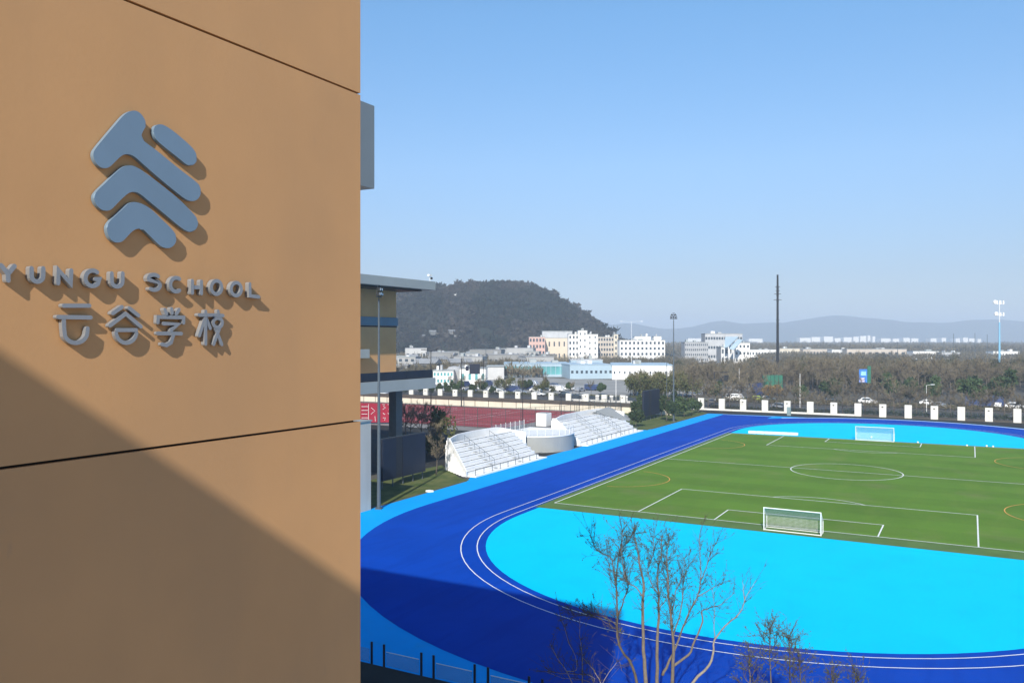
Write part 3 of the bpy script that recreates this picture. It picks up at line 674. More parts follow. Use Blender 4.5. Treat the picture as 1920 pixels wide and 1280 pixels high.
# ================================================================ GOALS, FAR BARRIER, BALLS
def goal(n0, n1, u, h, dep, s, label, net_m, step):
    t = thing('football_goal', label, 'goal', ((n0+n1)/2, u, 0))
    r = 0.048
    MB().tube([(n0, u, 0.05), (n0, u, h)], r, 8).build('post', M_white, t); MB().tube([(n1, u, 0.05), (n1, u, h)], r, 8).build('post', M_white, t)
    MB().tube([(n0-r, u, h), (n1+r, u, h)], r, 8).build('crossbar', M_white, t)
    MB().tube([(n0-r, u+0.01, 0.09), (n1+r, u+0.01, 0.09)], r*0.9, 8).build('ground_bar', M_white, t)
    ub = u+s*dep
    MB().tube([(n0, u+s*0.06, h-0.02), (n0, ub, h*0.55), (n0, ub, 0.08), (n0, u, 0.08)], 0.03, 6).build('side_frame', M_white, t)
    MB().tube([(n1, u+s*0.06, h-0.02), (n1, ub, h*0.55), (n1, ub, 0.08), (n1, u, 0.08)], 0.03, 6).build('side_frame', M_white, t)
    MB().tube([(n0, ub, 0.08), (n1, ub, 0.08)], 0.03, 6).build('back_bar', M_white, t)
    b = MB(); prof = [(u, h-0.03), (ub, h*0.55), (ub, 0.1)]; wd = 0.009
    x = n0+step
    while x < n1: b.tube([(x, p[0]-s*0.02, p[1]) for p in prof], wd, 3, False); x += step
    pts = []
    for (a, za), (c, zc) in zip(prof[:-1], prof[1:]):
        L_ = math.hypot(a-c, za-zc); k = max(1, int(L_/step)); pts += [(a+(c-a)*i/k, za+(zc-za)*i/k) for i in range(k)]
    for (a, z) in pts: b.tube([(n0, a-s*0.02, z), (n1, a-s*0.02, z)], wd, 3, False)
    for nn in (n0, n1):
        z = 0.2
        while z < h-0.1:
            yb = ub if z < h*0.55 else u + (ub-u)*(h-z)/(h*0.45); b.tube([(nn, u, z), (nn, yb, z)], wd, 3, False); z += step
    b.build('net', net_m, t); return t
goal(-10.7, -5.6, 80.45, 2.15, 1.3, 1, 'near white goal with net in front of the cyan curve', M_net, 0.11)
goal(-11.6, -5.4, 160.3, 2.45, 1.4, 1, 'far white goal at the other end of the pitch', M_white, 0.085)
fb = thing('white_barrier', 'long low white barrier lying behind the far goal line, left of the far goal', 'barrier', G(1450, 812))
q0, q1 = G(1404, 812), G(1497, 816)
for i in range(6):
    a = q0.lerp(q1, i/6); c = q0.lerp(q1, (i+0.97)/6); MB().box((a.x, a.y-0.3, 0.04), (c.x, a.y+0.3, 0.5)).build('segment', M_white, fb)
for (x, y, lab) in ((1634, 820, 'white ball lying in the far goal mouth'), (1721, 830, 'white ball right of the far goal'), (1813, 836, 'single white ball on the far goal line, left of the pair'), (1850, 837, 'left white ball of the far pair'), (1862, 838, 'right white ball of the far pair')):
    g = G(x, y+1); bmh = bmesh.new(); bmesh.ops.create_icosphere(bmh, subdivisions=2, radius=0.16)
    me = bpy.data.meshes.new('ball'); bmh.to_mesh(me); bmh.free(); me.materials.append(M_white); me.shade_smooth()
    o = bpy.data.objects.new('ball', me); COL.objects.link(o); o.location = (g.x, g.y, 0.20); tag(o, lab, 'ball', 'white balls at the far goal line')

# ================================================================ NEAR RAILING AND TERRACE
ter = thing('terrace', 'dark planted terrace edge below the near railing', 'terrace', (-20, 34, 0))
MB().box((-60, 20, 0.02), (-9, 36.15, 0.35)).build('slab', M_soil, ter)
rl = thing('glass_railing', 'low railing of paired dark posts and pale edged glass at the bottom left', 'railing', (-19, 36.5, 0))
pp = [(697, 720), (790, 813), (890, 915), (992, 1017)]
def at_u(x, u):                                                     # lateral place seen at column x on the line y = u
    k = (x-960)/F; return CX + u*(k*C_ - S_)/(C_ + k*S_)
us = 36.45; prev = None
for a, c in pp:
    na, nc = at_u(a, us), at_u(c, us)
    for q in (na, nc): MB().box((q-0.06, us-0.03, 0.0), (q+0.06, us+0.03, 1.42)).build('post', M_dark, rl)
    if prev is not None:
        MB().box((prev+0.16, us-0.012, 0.30), (na-0.16, us+0.012, 1.02)).build('glass_panel', M_bal, rl)
        MB().box((prev+0.16, us-0.015, 1.022), (na-0.16, us+0.015, 1.05)).build('top_edge', M_white, rl)
    prev = nc
q = at_u(640, us); MB().box((q, us-0.012, 0.30), (at_u(697, us)-0.16, us+0.012, 1.02)).build('glass_panel', M_bal, rl)

# ================================================================ RED COURT SURROUNDS
def mesh_fence(name, label, pts, h, m, step=3.2, mesh_step=0.6, mr=0.02):
    t = thing(name, label, 'fence', (*pts[0], 0))
    net = MB()
    for (a, c) in zip(pts[:-1], pts[1:]):
        a = Vector(a); c = Vector(c); L_ = (c-a).length; n = max(1, round(L_/step))
        for i in range(n+1):
            q = a.lerp(c, i/n)
            if i < n or c == Vector(pts[-1]): MB().tube([(q.x, q.y, 0), (q.x, q.y, h)], 0.05, 5).build('post', m, t)
        for z in (0.15, h*0.33, h*0.66, h-0.05): MB().tube([(a.x, a.y, z), (c.x, c.y, z)], 0.03, 4).build('rail', m, t)
        k = int(L_/mesh_step)
        for i in range(1, k): q = a.lerp(c, i/k); net.tube([(q.x, q.y, 0.1), (q.x, q.y, h-0.06)], mr, 3, False)
    net.build('mesh', m, t, kind='stuff'); return t
M_fence = mat('fence_grey_green', (0.06, 0.075, 0.07), 0.6)
mesh_fence('court_fence', 'tall dark mesh fence along the near side of the red court', [(-150, 145.5), (-75, 145.5), (-68, 158), (-68, 190)], 4.2, M_fence)
cw = thing('court_wall', 'long cream wall with a dark coping behind the red court', 'wall', (-100, 192, 0))
for i in range(26):
    x0 = -165+i*4.2; MB().box((x0, 192.0, 0), (x0+4.1, 192.3, 1.7)).build('wall_panel', M_cream, cw)
    MB().box((x0+4.102, 191.9, 0), (x0+4.198, 192.35, 1.7)).build('joint_post', M_brown, cw)
MB().box((-165, 191.6, 1.702), (-56, 192.7, 2.45)).build('coping', M_brown, cw)
hd = thing('red_hoarding', 'red hoarding with white markings under the sports hall', 'hoarding', G(710, 792))
h0 = P(660, 790, 178); h1 = P(730.5, 790, 178); top = H+(636-756)/F*178
dirv = (h1-h0).normalized(); nv = Vector((dirv.y, -dirv.x, 0))
for k in range(3):
    a = h0.lerp(h1, k/3); c = h0.lerp(h1, (k+0.98)/3)
    MB().prism([(a.x, a.y), (c.x, c.y), (c.x-nv.x*.1, c.y-nv.y*.1), (a.x-nv.x*.1, a.y-nv.y*.1)], 0.3, top).build('hoarding_panel', M_redb, hd)
def hmark(pts, wd=0.16):
    b = MB(); P3 = []
    for (x, y) in pts: q = P(x, y, 178); s = (q-h0).dot(dirv); w_ = h0+dirv*s+nv*0.05; P3.append(Vector((w_.x, w_.y, q.z)))
    b.tube(P3, wd, 4); b.build('white_marking', M_line, hd)
for pl in ([(717,752+6),(722,758),(719,761),(723,764),(718,767)], [(727,758),(732,758),(729,767)], [(678,762),(690,762)], [(678,769),(690,769)], [(678,776),(689,776)], [(678,783),(690,783)], [(691,757),(691,789)], [(696,764),(703,770),(696,776)], [(718,774),(722,777)], [(727,774),(731,777)], [(718,783),(723,783),(721,788)], [(703,780),(704,789)]): hmark(pl, 0.05)

# ================================================================ PERIMETER FENCE WITH WHITE PILLARS
pf = thing('perimeter_fence', 'long perimeter fence of white pillars and dark railings behind the track', 'fence', (-40, 210.5, 0))
PY = 210.6; xs = []; x = -150.0
while x < 48: xs.append(x); x += 5.33
for i, x in enumerate(xs):
    pl_ = bevel(MB().box((x-0.75, PY-0.35, 0), (x+0.75, PY+0.35, 3.0)).build('pillar', M_pillar, pf), 0.04)
    if i % 2 == 0: q = MB().box((x-0.22+40, PY-0.40-210.5, 2.25), (x+0.12+40, PY-0.352-210.5, 2.5)); me = q.mesh('plaque'); me.materials.append(M_brown); o = bpy.data.objects.new('plaque', me); COL.objects.link(o); o.parent = pl_
rb = None
bar = MB()
for i in range(26): bar.box((0.10+i*0.14, -0.02, 0.5), (0.135+i*0.14, 0.02, 2.35))
bar.box((0, -0.04, 2.36), (3.80, 0.04, 2.44)); bar.box((0, -0.04, 0.45), (3.80, 0.04, 0.498)); bar.box((0, -0.04, 1.9), (3.80, -0.022, 1.95))
bme = bar.mesh('railing'); bme.materials.append(M_dark)
for x in xs[:-1]:
    MB().box((x+0.752, PY-0.2, 0), (x+5.33-0.752, PY+0.2, 0.42)).build('base_wall', M_pillar if x < -17 else M_brown, pf)
    o = bpy.data.objects.new('railing', bme); COL.objects.link(o); o.parent = pf; o.location = (x+0.76+40, 0.1, 0)

# ================================================================ TREES
def bare_parts(seed, h, spread, nb=9, twigs=900, tw=0.035):
    """tapered trunk with limbs (mesh 1) and a crown of thin twigs (mesh 2), at the origin"""
    r = random.Random(seed); tr = MB(); tips = []
    th = h*r.uniform(0.28, 0.4)
    top = Vector((r.uniform(-.3, .3), r.uniform(-.3, .3), h*0.86)); kn = Vector((r.uniform(-.2, .2), r.uniform(-.2, .2), th))
    tr.tube([(0,0,0), kn*0.5, kn, kn.lerp(top, .5)+Vector((r.uniform(-.3,.3), r.uniform(-.3,.3), 0)), top], [h*.018, h*.015, h*.012, h*.007, h*.002], 6)
    segs = [(kn, top)]
    for i in range(nb):
        s = kn.lerp(top, r.uniform(0, 0.7)); a = 2*pi*i/nb+r.uniform(-.4, .4); L_ = spread*r.uniform(0.6, 1.1)
        e = s+Vector((cos(a)*L_*0.75, sin(a)*L_*0.75, h*r.uniform(0.18, 0.42))); e.z = min(e.z, h*0.97); m_ = s.lerp(e, .5)+Vector((cos(a)*L_*.12, sin(a)*L_*.12, -h*0.02))
        tr.tube([s, m_, e], [h*.007, h*.0045, h*.0015], 5, False); segs += [(s, m_), (m_, e)]
        for k in range(4):
            s2 = m_.lerp(e, r.uniform(-.5, .8)); d = Vector((r.gauss(0, 1), r.gauss(0, 1), abs(r.gauss(0, 1))+0.5)).normalized(); e2 = s2+d*L_*r.uniform(.25, .6)
            tr.tube([s2, e2], [h*.003, h*.001], 3, False); segs.append((s2, e2))
    tv = []
    for _ in range(twigs):
        s, e = segs[r.randrange(1, len(segs))]; p = s.lerp(e, r.uniform(0.1, 1.1)); d = ((e-s).normalized()*0.5 + Vector((r.gauss(0, .6), r.gauss(0, .6), r.gauss(.35, .5)))).normalized()
        q = d.cross(Vector((r.gauss(0,1), r.gauss(0,1), r.gauss(0,1)))).normalized()*tw/2; l = r.uniform(.5, 1.3)*h*0.07
        tv += [tuple(p-q), tuple(p+q), tuple(p+d*l)]
    return tr, tv
def make_tree(seed, h, spread, bark, twm, leaves=None, lsize=None, nl=0, twigs=900, tw=0.035, name='bare_tree'):
    t = bpy.data.objects.new(name, None); COL.objects.link(t); tr, tv = bare_parts(seed, h, spread, twigs=twigs, tw=tw)
    tme = tr.mesh('trunk'); tme.materials.append(bark); tme.shade_smooth(); o = bpy.data.objects.new('trunk', tme); COL.objects.link(o); o.parent = t
    if twigs: np_mesh('crown', tv, np.arange(len(tv)).reshape(-1, 3), twm, t)
    if nl:
        rg = np.random.RandomState(seed); lc = leaf_cloud(rg, nl, lsize, 1.0, 7); lc[:, :2] *= spread*0.95; lc[:, 2] = lc[:, 2]*h*0.42+h*0.25
        np_mesh('crown' if not twigs else 'foliage', lc, np.arange(len(lc)).reshape(-1, 3), leaves, t)
    return t
first = {}
def place(kind, maker, x, y, s, label, group, cat='tree', rz=None):
    if kind not in first:
        t = maker(); first[kind] = t; tag(t, label, cat, group); t.location = (x, y, 0); t.scale = (s, s, s); t.rotation_euler = (0, 0, rz or random.random()*6); return t
    t = copy_thing(first[kind], (x, y, 0), rz if rz is not None else random.random()*6, s); tag(t, label, cat, group); t['category'] = cat; return t
mk = {
 'br0': lambda: make_tree(11, 10, 3.4, M_barkd, M_twig, twigs=1500, tw=0.05), 'br1': lambda: make_tree(12, 10, 2.8, M_barkd, M_twig, twigs=1400, tw=0.05),
 'br2': lambda: make_tree(13, 10, 3.8, M_barkd, M_twig, twigs=1700, tw=0.05),
 'ol0': lambda: make_tree(21, 8, 2.6, M_barkd, M_twigo, M_leafo, (0.22, 0.16), 500, 1000, 0.05, 'olive_tree'), 'ol1': lambda: make_tree(22, 8, 3.0, M_barkd, M_twigo, M_leafo, (0.22, 0.16), 350, 1100, 0.05, 'olive_tree'),
 'ev0': lambda: make_tree(31, 7, 2.6, M_barkd, M_leafd, M_leafd, (0.26, 0.2), 2200, 0, 0.05, 'evergreen_tree'), 'ev1': lambda: make_tree(32, 7, 2.2, M_barkd, M_leafd, M_leafd, (0.26, 0.2), 1900, 0, 0.05, 'evergreen_tree'),
 'or0': lambda: make_tree(41, 5, 2.6, M_barkd, M_leafy, M_leafy, (0.24, 0.2), 900, 300, 0.05, 'orange_tree'),
}
random.seed(5)
# woodland edge behind the road, tree by tree
for i in range(120):
    x = random.uniform(1290, 1960); d = 256+random.random()**0.8*50; q = P(x, 636, d)
    if q.y < 238: continue
    place(('br0', 'br1', 'br2')[i % 3], mk[('br0', 'br1', 'br2')[i % 3]], q.x, q.y, random.uniform(0.85, 1.25), 'leafless brown tree at the woodland edge beyond the perimeter fence', 'bare trees at the woodland edge')
for i in range(46):
    x = random.uniform(1128, 1262); d = random.uniform(222, 262); q = P(x, 636, d)
    if 208 < q.y < 236: q = q + Vector((0, 26, 0))
    place(('ol0', 'ol1')[i % 2], mk[('ol0', 'ol1')[i % 2]], q.x, q.y, random.uniform(0.75, 1.08), 'olive brown tree in the grove behind the far display screen', 'olive grove by the far screen')
for (x, yb, s, k, lab) in ((1700, 757, 1.2, 'ev0', 'dark green tree second to the right of the blue billboard'), (1752, 758, 1.15, 'ev1', 'dark green tree behind the white headed street lamp'), (1822, 762, 1.35, 'ev0', 'dark green tree directly left of the dark blue minibus'), (1885, 764, 1.5, 'ev1', 'tall dark green tree at the far right edge'), (1556, 752, 1.1, 'ev0', 'dark green tree between the pale slim pole and the blue billboard'), (1668, 752, 1.2, 'ev1', 'dark green tree first to the right of the blue billboard'), (1500, 752, 0.8, 'ev0', 'small dark green tree at the pale slim pole'), (1345, 752, 0.9, 'ev1', 'dark green tree behind the frame with black boards')):
    g = G(x, yb); place(k, mk[k], g.x, g.y, s, lab, 'dark evergreens beyond the road')
for i in range(44):                                    # street trees between the fence and the road
    x = 1300+i*14.5+random.uniform(-5, 5); q = P(x, 636, 236)
    k_ = (q.y-214.5-random.uniform(0, 3)); q = Vector((CX, CY, 0)) + (q-Vector((CX, CY, 18)))*((214.6+random.uniform(0, 2.6))/q.y); q.z = 0
    place(('br1', 'br0', 'br2')[i % 3], mk['br1'], q.x, q.y, random.uniform(0.5, 0.95), 'leafless street tree just behind the white pillared fence', 'leafless street trees behind the pillared fence')
rgh = np.random.RandomState(9)
def hedge(label, n0, n1, y, h, m):
    k = int((n1-n0)*110); c = np.stack([n0+rgh.rand(k)*(n1-n0), y+rgh.randn(k)*.35, rgh.rand(k)**.7*h*(.75+.25*np.sin(np.arange(k)))], 1)
    a = rgh.randn(k, 3)*.16; b_ = rgh.randn(k, 3)*.16; V = np.stack([c, c+a, c+b_], 1).reshape(-1, 3)
    t = thing('hedge', label, 'hedge', (0, 0, 0)); np_mesh('foliage', V, np.arange(len(V)).reshape(-1, 3), m, t); st = MB()
    for i in range(int((n1-n0)/1.5)): st.tube([(n0+.7+i*1.5, y, 0), (n0+.7+i*1.5, y, h*.7)], .03, 4)
    st.build('stems', M_barkd, t)
hedge('dark clipped hedge behind the railings at the right', -20, 46, 212.3, 1.7, M_leafd)
hedge('olive brown hedge behind the railings below the radio mast', -52, -21, 212.3, 1.3, M_leafo)
hedge('green hedge in the middle of the road beyond the court', -150, -60, 237.5, 1.1, M_leafo)
hedge('brown scrubby hedge on the far side of the road at the right', -58, 70, 237.5, 2.2, M_twig)
hedge('low olive hedge right behind the road at the right', -58, 70, 239.2, 1.5, M_leafo)
gw = thing('white_gate_wall', 'white wall with square dark openings behind the court, right of the pillars', 'wall', (-80, 213.5, 0))
a0 = P(1040, 636, 236); n_a, n_b = -93.0, -70.0
for i in range(6):
    x0 = n_a+i*4.2; MB().box((x0, 213.6, 0), (x0+1.0, 213.9, 2.6)).build('pier', M_bw, gw); MB().box((x0+1.002, 213.62, 0), (x0+4.198, 213.88, 1.3)).build('wall_panel', M_bw, gw)
    MB().box((x0+1.002, 213.75, 1.302), (x0+4.198, 213.8, 2.3)).build('dark_opening', M_glass, gw)
g = G(1446, 754); place('or0', mk['or0'], g.x, g.y, 1.1, 'orange brown round tree in front of the green netting', None)
blab = ['dark bush just left of the second display screen', 'dark bush just right of the second display screen', 'dark bush right of the thin floodlight mast', 'dark bush at the corner of the far verge', 'dark bush between the second screen and the thin floodlight mast', 'dark bush behind the thin floodlight mast', 'small dark bush where the pillared fence begins', 'dark bush behind the left edge of the second screen']
for i, (x, yb, s) in enumerate(((1192, 800, .62), (1250, 790, .85), (1283, 782, .75), (1297, 778, .6), (1240, 781, .8), (1268, 776, .8), (1310, 774, .5), (1198, 786, .8))):
    g = G(x, yb); k = ('ev0', 'ev1')[i % 2]; place(k, mk[k], g.x, g.y, s, blab[i], 'dark bushes by the far screen', 'bush')
for i, (x, yb, s) in enumerate(((770, 842, .95), (790, 850, 1.05), (812, 852, .8), (762, 830, .9))):
    g = G(x, yb); place('br1' if i % 2 else 'br0', mk['br1'], g.x, g.y, s*0.8, 'bare brown tree standing behind the near display screen', 'bare trees behind the near screen')
g = G(826, 848); place('ol0', mk['ol0'], g.x, g.y, 1.0, 'olive green tree between the near screen and the near stand', None)
g = G(818, 890); place('br2', mk['br2'], g.x, g.y, .55, 'small leafless tree at the side wall of the near stand', None)
for i in range(16):
    x = 752+i*5+random.uniform(-2, 2); g = G(x, 852+random.uniform(-6, 6)); k = ('ev0', 'ev1')[i % 2]; place(k, mk[k], g.x, g.y, random.uniform(.35, .5), 'low dark shrub in the bed behind the near screen', 'low shrubs behind the near screen', 'shrub')
for i in range(30):                                    # trees along the road on the left
    x = random.uniform(825, 1135); d = random.uniform(252, 300); q = P(x, 636, d)
    if q.y < 238: q.y += 14
    k = ('ol1', 'br1', 'ev0')[i % 3]; place(k, mk[k], q.x, q.y, random.uniform(0.45, 0.75), {'ol1': 'small olive tree', 'br1': 'small bare tree', 'ev0': 'small dark green tree'}[k] + ' along the road behind the red court', 'roadside trees behind the red court: ' + k[:2])
for i in range(8):
    g = G(850-i*13, 741); place('ev1', mk['ev1'], g.x, g.y, random.uniform(.5, .75), 'green hedge tree seen under the hall deck', 'hedge trees under the hall deck')

# ---- foreground bare trees
def big_tree(label, stems, d0, gx, seed, leafm, bark):
    """stems: polylines measured on the photograph at the tree's own distance; z comes out in metres"""
    r = random.Random(seed); base = P(gx, 636, d0); base.z = 0
    t = thing('bare_tree', label, 'tree', base); tr = MB(); tw = MB(); lv = []
    for (pl, w0, w1, leafy) in stems:
        pts = []; dd = r.uniform(-1.0, 1.0); n = len(pl)
        for i, (x, y) in enumerate(pl):
            px, py = 980+x/4, 960+y/4; pts.append(P(px, py, d0+dd*i/max(1, n-1)+r.uniform(-.12, .12)))
        sm = [pts[0]]
        for i in range(n-1):                                   # Catmull-Rom for crooked but smooth wood
            p0, p1, p2, p3 = pts[max(i-1, 0)], pts[i], pts[i+1], pts[min(i+2, n-1)]
            for k in (1, 2, 3):
                s = k/3; sm.append(0.5*((2*p1)+(p2-p0)*s+(2*p0-5*p1+4*p2-p3)*s*s+(3*p1-p0-3*p2+p3)*s*s*s) + Vector((r.gauss(0,.012), r.gauss(0,.012), r.gauss(0,.012))))
        m_ = len(sm); tr.tube(sm, [(w0+(w1-w0)*(i/(m_-1))**.8)*.74 for i in range(m_)], 7)
        L_ = sum((sm[i+1]-sm[i]).length for i in range(m_-1)); nt_ = int(L_*leafy[0]*2.1)
        for _ in range(nt_):
            j = min(m_-2, int((r.uniform(leafy[1], 1))*(m_-1))); s = sm[j].lerp(sm[j+1], r.random()); ax = (sm[j+1]-sm[j]).normalized()
            d = (ax*0.6+Vector((r.gauss(0,.6), r.gauss(0,.6), r.gauss(.3,.45)))).normalized(); l = r.uniform(.3, .95); bend = Vector((r.gauss(0,.12), r.gauss(0,.12), r.gauss(.08,.1)))
            m2 = s+d*l*.5+bend*.5; e = s+d*l+bend
            tw.tube([s, m2, e], [.010, .007, .003], 3, False)
            for _k in range(r.randint(0, 3)):
                s2 = m2.lerp(e, r.random()); d2 = (d+Vector((r.gauss(0,.7), r.gauss(0,.7), r.gauss(.2,.5)))).normalized(); e2 = s2+d2*r.uniform(.12, .4)
                tw.tube([s2, e2], [.008, .003], 3, False)
                for _q in range(leafy[2]):
                    if r.random() < 0.75:
                        c = s2.lerp(e2, r.random()*1.1); a = Vector((r.gauss(0,1), r.gauss(0,1), r.gauss(-.2,1))).normalized(); b_ = a.orthogonal().normalized(); sz = r.uniform(.03, .085)
                        lv += [tuple(c), tuple(c+a*sz*.5+b_*sz*.32), tuple(c+a*sz), tuple(c+a*sz*.5-b_*sz*.32)]
    tr.build('trunk', bark, t, smooth=True); tw.build('crown', M_twd, t)
    if lv:
        off = np.array(base); np_mesh('foliage', np.array(lv)-off, np.arange(len(lv)).reshape(-1, 4), leafm, t)
    return t
st1 = [
 ([(935,1640),(930,1450),(925,1280),(912,1100),(905,900),(902,700),(908,550),(880,400),(868,320),(850,230),(835,160)], .17, .018, (4, .45, 2)),
 ([(1010,1640),(1012,1400),(1010,1240),(1010,1000),(1016,870),(1022,760),(1018,600),(1008,480),(1035,330),(1045,180)], .15, .018, (5, .5, 3)),
 ([(1120,1640),(1118,1430),(1120,1280),(1130,1050),(1122,900),(1112,770),(1092,560),(1082,350),(1095,200)], .16, .018, (6, .5, 3)),
 ([(1050,1220),(1090,1130),(1128,1060),(1190,900),(1232,790),(1310,632),(1335,500),(1330,330),(1325,170)], .09, .014, (5, .4, 2)),
 ([(1130,1150),(1240,1070),(1290,960),(1350,820),(1345,745),(1400,715),(1490,690),(1590,600)], .085, .012, (2.2, .5, 1)),
 ([(1130,930),(1160,830),(1195,690),(1205,560),(1230,430),(1300,330)], .05, .012, (5, .3, 2)),
 ([(1310,632),(1400,580),(1450,555),(1500,540)], .035, .01, (5, .4, 2)),
 ([(1338,500),(1375,420),(1410,310),(1470,190)], .035, .01, (6, .4, 3)),
 ([(1110,800),(1150,590),(1200,460),(1215,330)], .035, .01, (6, .3, 3)),
 ([(905,640),(850,560),(790,530),(760,460),(745,300),(750,130)], .045, .01, (8, .3, 3)),
 ([(1020,620),(960,520),(940,430),(975,330),(985,150)], .04, .012, (8, .4, 4)),
 ([(1020,720),(1080,640),(1085,520),(1040,420),(1160,260)], .03, .008, (6, .3, 3)),
]
big_tree('tall leafless tree of several pale stems in front of the cyan curve', st1, 37.0, 1230, 2, M_leafo, M_bark)
st2 = [
 ([(800,1640),(830,1400),(860,1270),(800,1110),(760,1060),(715,960),(708,850),(705,600),(692,500),(662,345),(600,310),(540,262),(500,145)], .12, .012, (6, .35, 4)),
 ([(705,640),(700,520),(722,320),(760,250),(800,205),(835,150)], .05, .012, (9, .25, 4)),
 ([(708,800),(760,640),(790,560),(770,430),(755,340)], .05, .012, (8, .3, 4)),
 ([(710,850),(640,800),(560,770),(430,770),(340,755)], .035, .01, (9, .2, 5)),
 ([(705,880),(650,840),(560,790),(520,780),(450,740)], .03, .01, (11, .1, 5)),
 ([(705,560),(660,500),(650,400),(640,260)], .03, .01, (8, .2, 4)),
]
big_tree('leafier bare tree left of the tall pale stems', st2, 38.5, 1165, 3, M_leafo, M_barkd)
st3 = [([(1180,1750),(1210,1400),(1270,1280),(1400,1140),(1430,1050),(1440,960),(1520,850),(1630,750),(1668,650),(1750,510)], .11, .012, (1.2, .6, 0)),
       ([(1665,665),(1655,580),(1650,505)], .03, .01, (2, .3, 0)), ([(1440,960),(1436,820),(1440,700),(1425,580)], .03, .008, (3, .3, 1))]
big_tree('single crooked pale limbed tree right of the tall stems', st3, 35.5, 1275, 4, M_leafo, M_barkp)
st4 = [([(470,1700),(440,1400),(445,1240),(447,1080),(428,930),(430,790)], .05, .01, (3, .3, 1)), ([(440,1420),(330,1190),(260,1090),(205,985)], .035, .01, (3, .2, 1)),
       ([(330,1190),(400,1180),(395,1080),(330,930),(282,760)], .03, .008, (4, .2, 1)), ([(640,1600),(590,1300),(530,1180),(447,1085)], .04, .01, (3, .3, 1)),
       ([(470,1450),(540,1240),(350,1210),(185,1190)], .022, .008, (5, .2, 1)), ([(460,1420),(500,1270),(300,1240),(160,1185)], .022, .008, (4, .2, 1)), ([(590,1300),(680,1150),(730,1120),(740,1190)], .02, .008, (5, .2, 1))]
big_tree('low pale branched shrub in the shadow, left of the tall tree', st4, 36.0, 1085, 5, M_leafo, M_barkp)
def tip(cx, ty, wdt, seed):                     # stem and side twigs of a sapling whose top shows at column cx
    r = random.Random(seed); X0 = (cx-980)*4; Y0 = (ty-960)*4; o = [([(X0+20, 1700), (X0+6, (Y0+1500)/2), (X0, Y0+60), (X0-4, Y0)], .06, .012, (4, .5, 5))]
    for k in range(7):
        yy = Y0+40+k*38; s = (-1)**k; o.append(([(X0, yy+50), (X0+s*wdt*2, yy+20), (X0+s*wdt*4*r.uniform(.6, 1), yy-20)], .022, .007, (5, .3, 6)))
    return o
for k, (cx, ty, wd, d, lab) in enumerate(((1443, 1176, 18, 38, 'leafy sapling top directly right of the crooked tree'), (1480, 1192, 12, 37, 'thin sapling with a dark tuft of leaves at its top'), (1405, 1228, 16, 37, 'short sapling between the crooked tree and the leafy sapling'), (1500, 1240, 14, 36, 'pale green sapling top near the bottom edge'), (1560, 1262, 10, 37, 'sapling top just showing at the bottom edge, left one of the last pair'), (1604, 1258, 9, 36.5, 'sapling top just showing at the bottom edge, rightmost'))):
    big_tree(lab, tip(cx, ty, wd, k), d, cx, 40+k, M_leafo, M_barkd)

# ================================================================ VEHICLES
def car_proto(kind):
    van = kind in ('van', 'bus')
    L_, Wd, Hh = {'car': (4.5, 1.8, 1.45), 'suv': (4.8, 1.9, 1.8), 'van': (5.2, 2.0, 2.2), 'bus': (9.5, 2.4, 3.0)}[kind]
    if van: prof = [(-L_/2, .35), (-L_/2, Hh*.9), (-L_/2+.15, Hh), (L_/2-.9, Hh), (L_/2-.25, Hh*.55), (L_/2, Hh*.5), (L_/2, .35)]
    else: prof = [(-L_/2, .35), (-L_/2, Hh*.62), (-L_/2+.5, Hh*.68), (-L_/2+1.0, Hh*.97), (-.2, Hh), (.6, Hh*.95), (1.15, Hh*.66), (L_/2-.2, Hh*.52), (L_/2, Hh*.4), (L_/2, .3)]
    return L_, Wd, Hh, prof
def vehicle(kind, x, y, rz, paint, label, cat):
    L_, Wd, Hh, prof = car_proto(kind); t = thing('parked_' + kind, label, cat, (x, y, 0.02), 'vehicles beyond the perimeter fence', rz)
    def add(b, n, m, par=None):
        me = b.mesh(n); me.materials.append(m); o = bpy.data.objects.new(n, me); COL.objects.link(o); o.parent = par or t; return o
    b = MB(); k = len(prof); zm = Hh*0.6
    V = [(px, s*(Wd/2 if pz < zm else Wd/2*0.84), pz) for s in (-1, 1) for px, pz in prof]
    b.add(V, [tuple(range(k)), tuple(range(2*k-1, k-1, -1))] + [(i, i+k, (i+1) % k+k, (i+1) % k) for i in range(k)]); o = add(b, 'body', paint); bevel(o, .06)
    g = MB(); z0, z1 = Hh*.63, Hh*.90
    if kind in ('van', 'bus'):
        n = 5 if kind == 'bus' else 3
        for s in (-1, 1):
            for i in range(n): a = -L_/2+.4+i*(L_-1.6)/n; g.box((a, s*Wd*.43-.03+(.02*s), z0), (a+(L_-1.6)/n-.12, s*Wd*.43+.03+.02*s, z1))
        add(g, 'window', M_glass)
    else:
        for s in (-1, 1): g.add([(-L_/2+.95, s*Wd*.462, z0), (1.05, s*Wd*.462, z0), (.55, s*Wd*.435, z1), (-L_/2+1.15, s*Wd*.435, z1)], [(0,1,2,3)])
        g.add([(1.12, -Wd*.4, Hh*.69), (1.12, Wd*.4, Hh*.69), (.66, Wd*.38, Hh*.94), (.66, -Wd*.38, Hh*.94)], [(0,1,2,3)]); add(g, 'window', M_glass)
    for sx in (-1, 1):
        for sy in (-1, 1):
            c = Vector((sx*L_*.31, sy*Wd*.47, .33)); add(MB().tube([c-Vector((0,.1,0)), c+Vector((0,.1,0))], .33, 12), 'wheel', M_tyre)
    for sy in (-1, 1): add(MB().box((L_/2-.02, sy*Wd*.33-.15, Hh*.42-.05), (L_/2+.03, sy*Wd*.33+.15, Hh*.42+.06)), 'headlight', M_lamp)
    return t
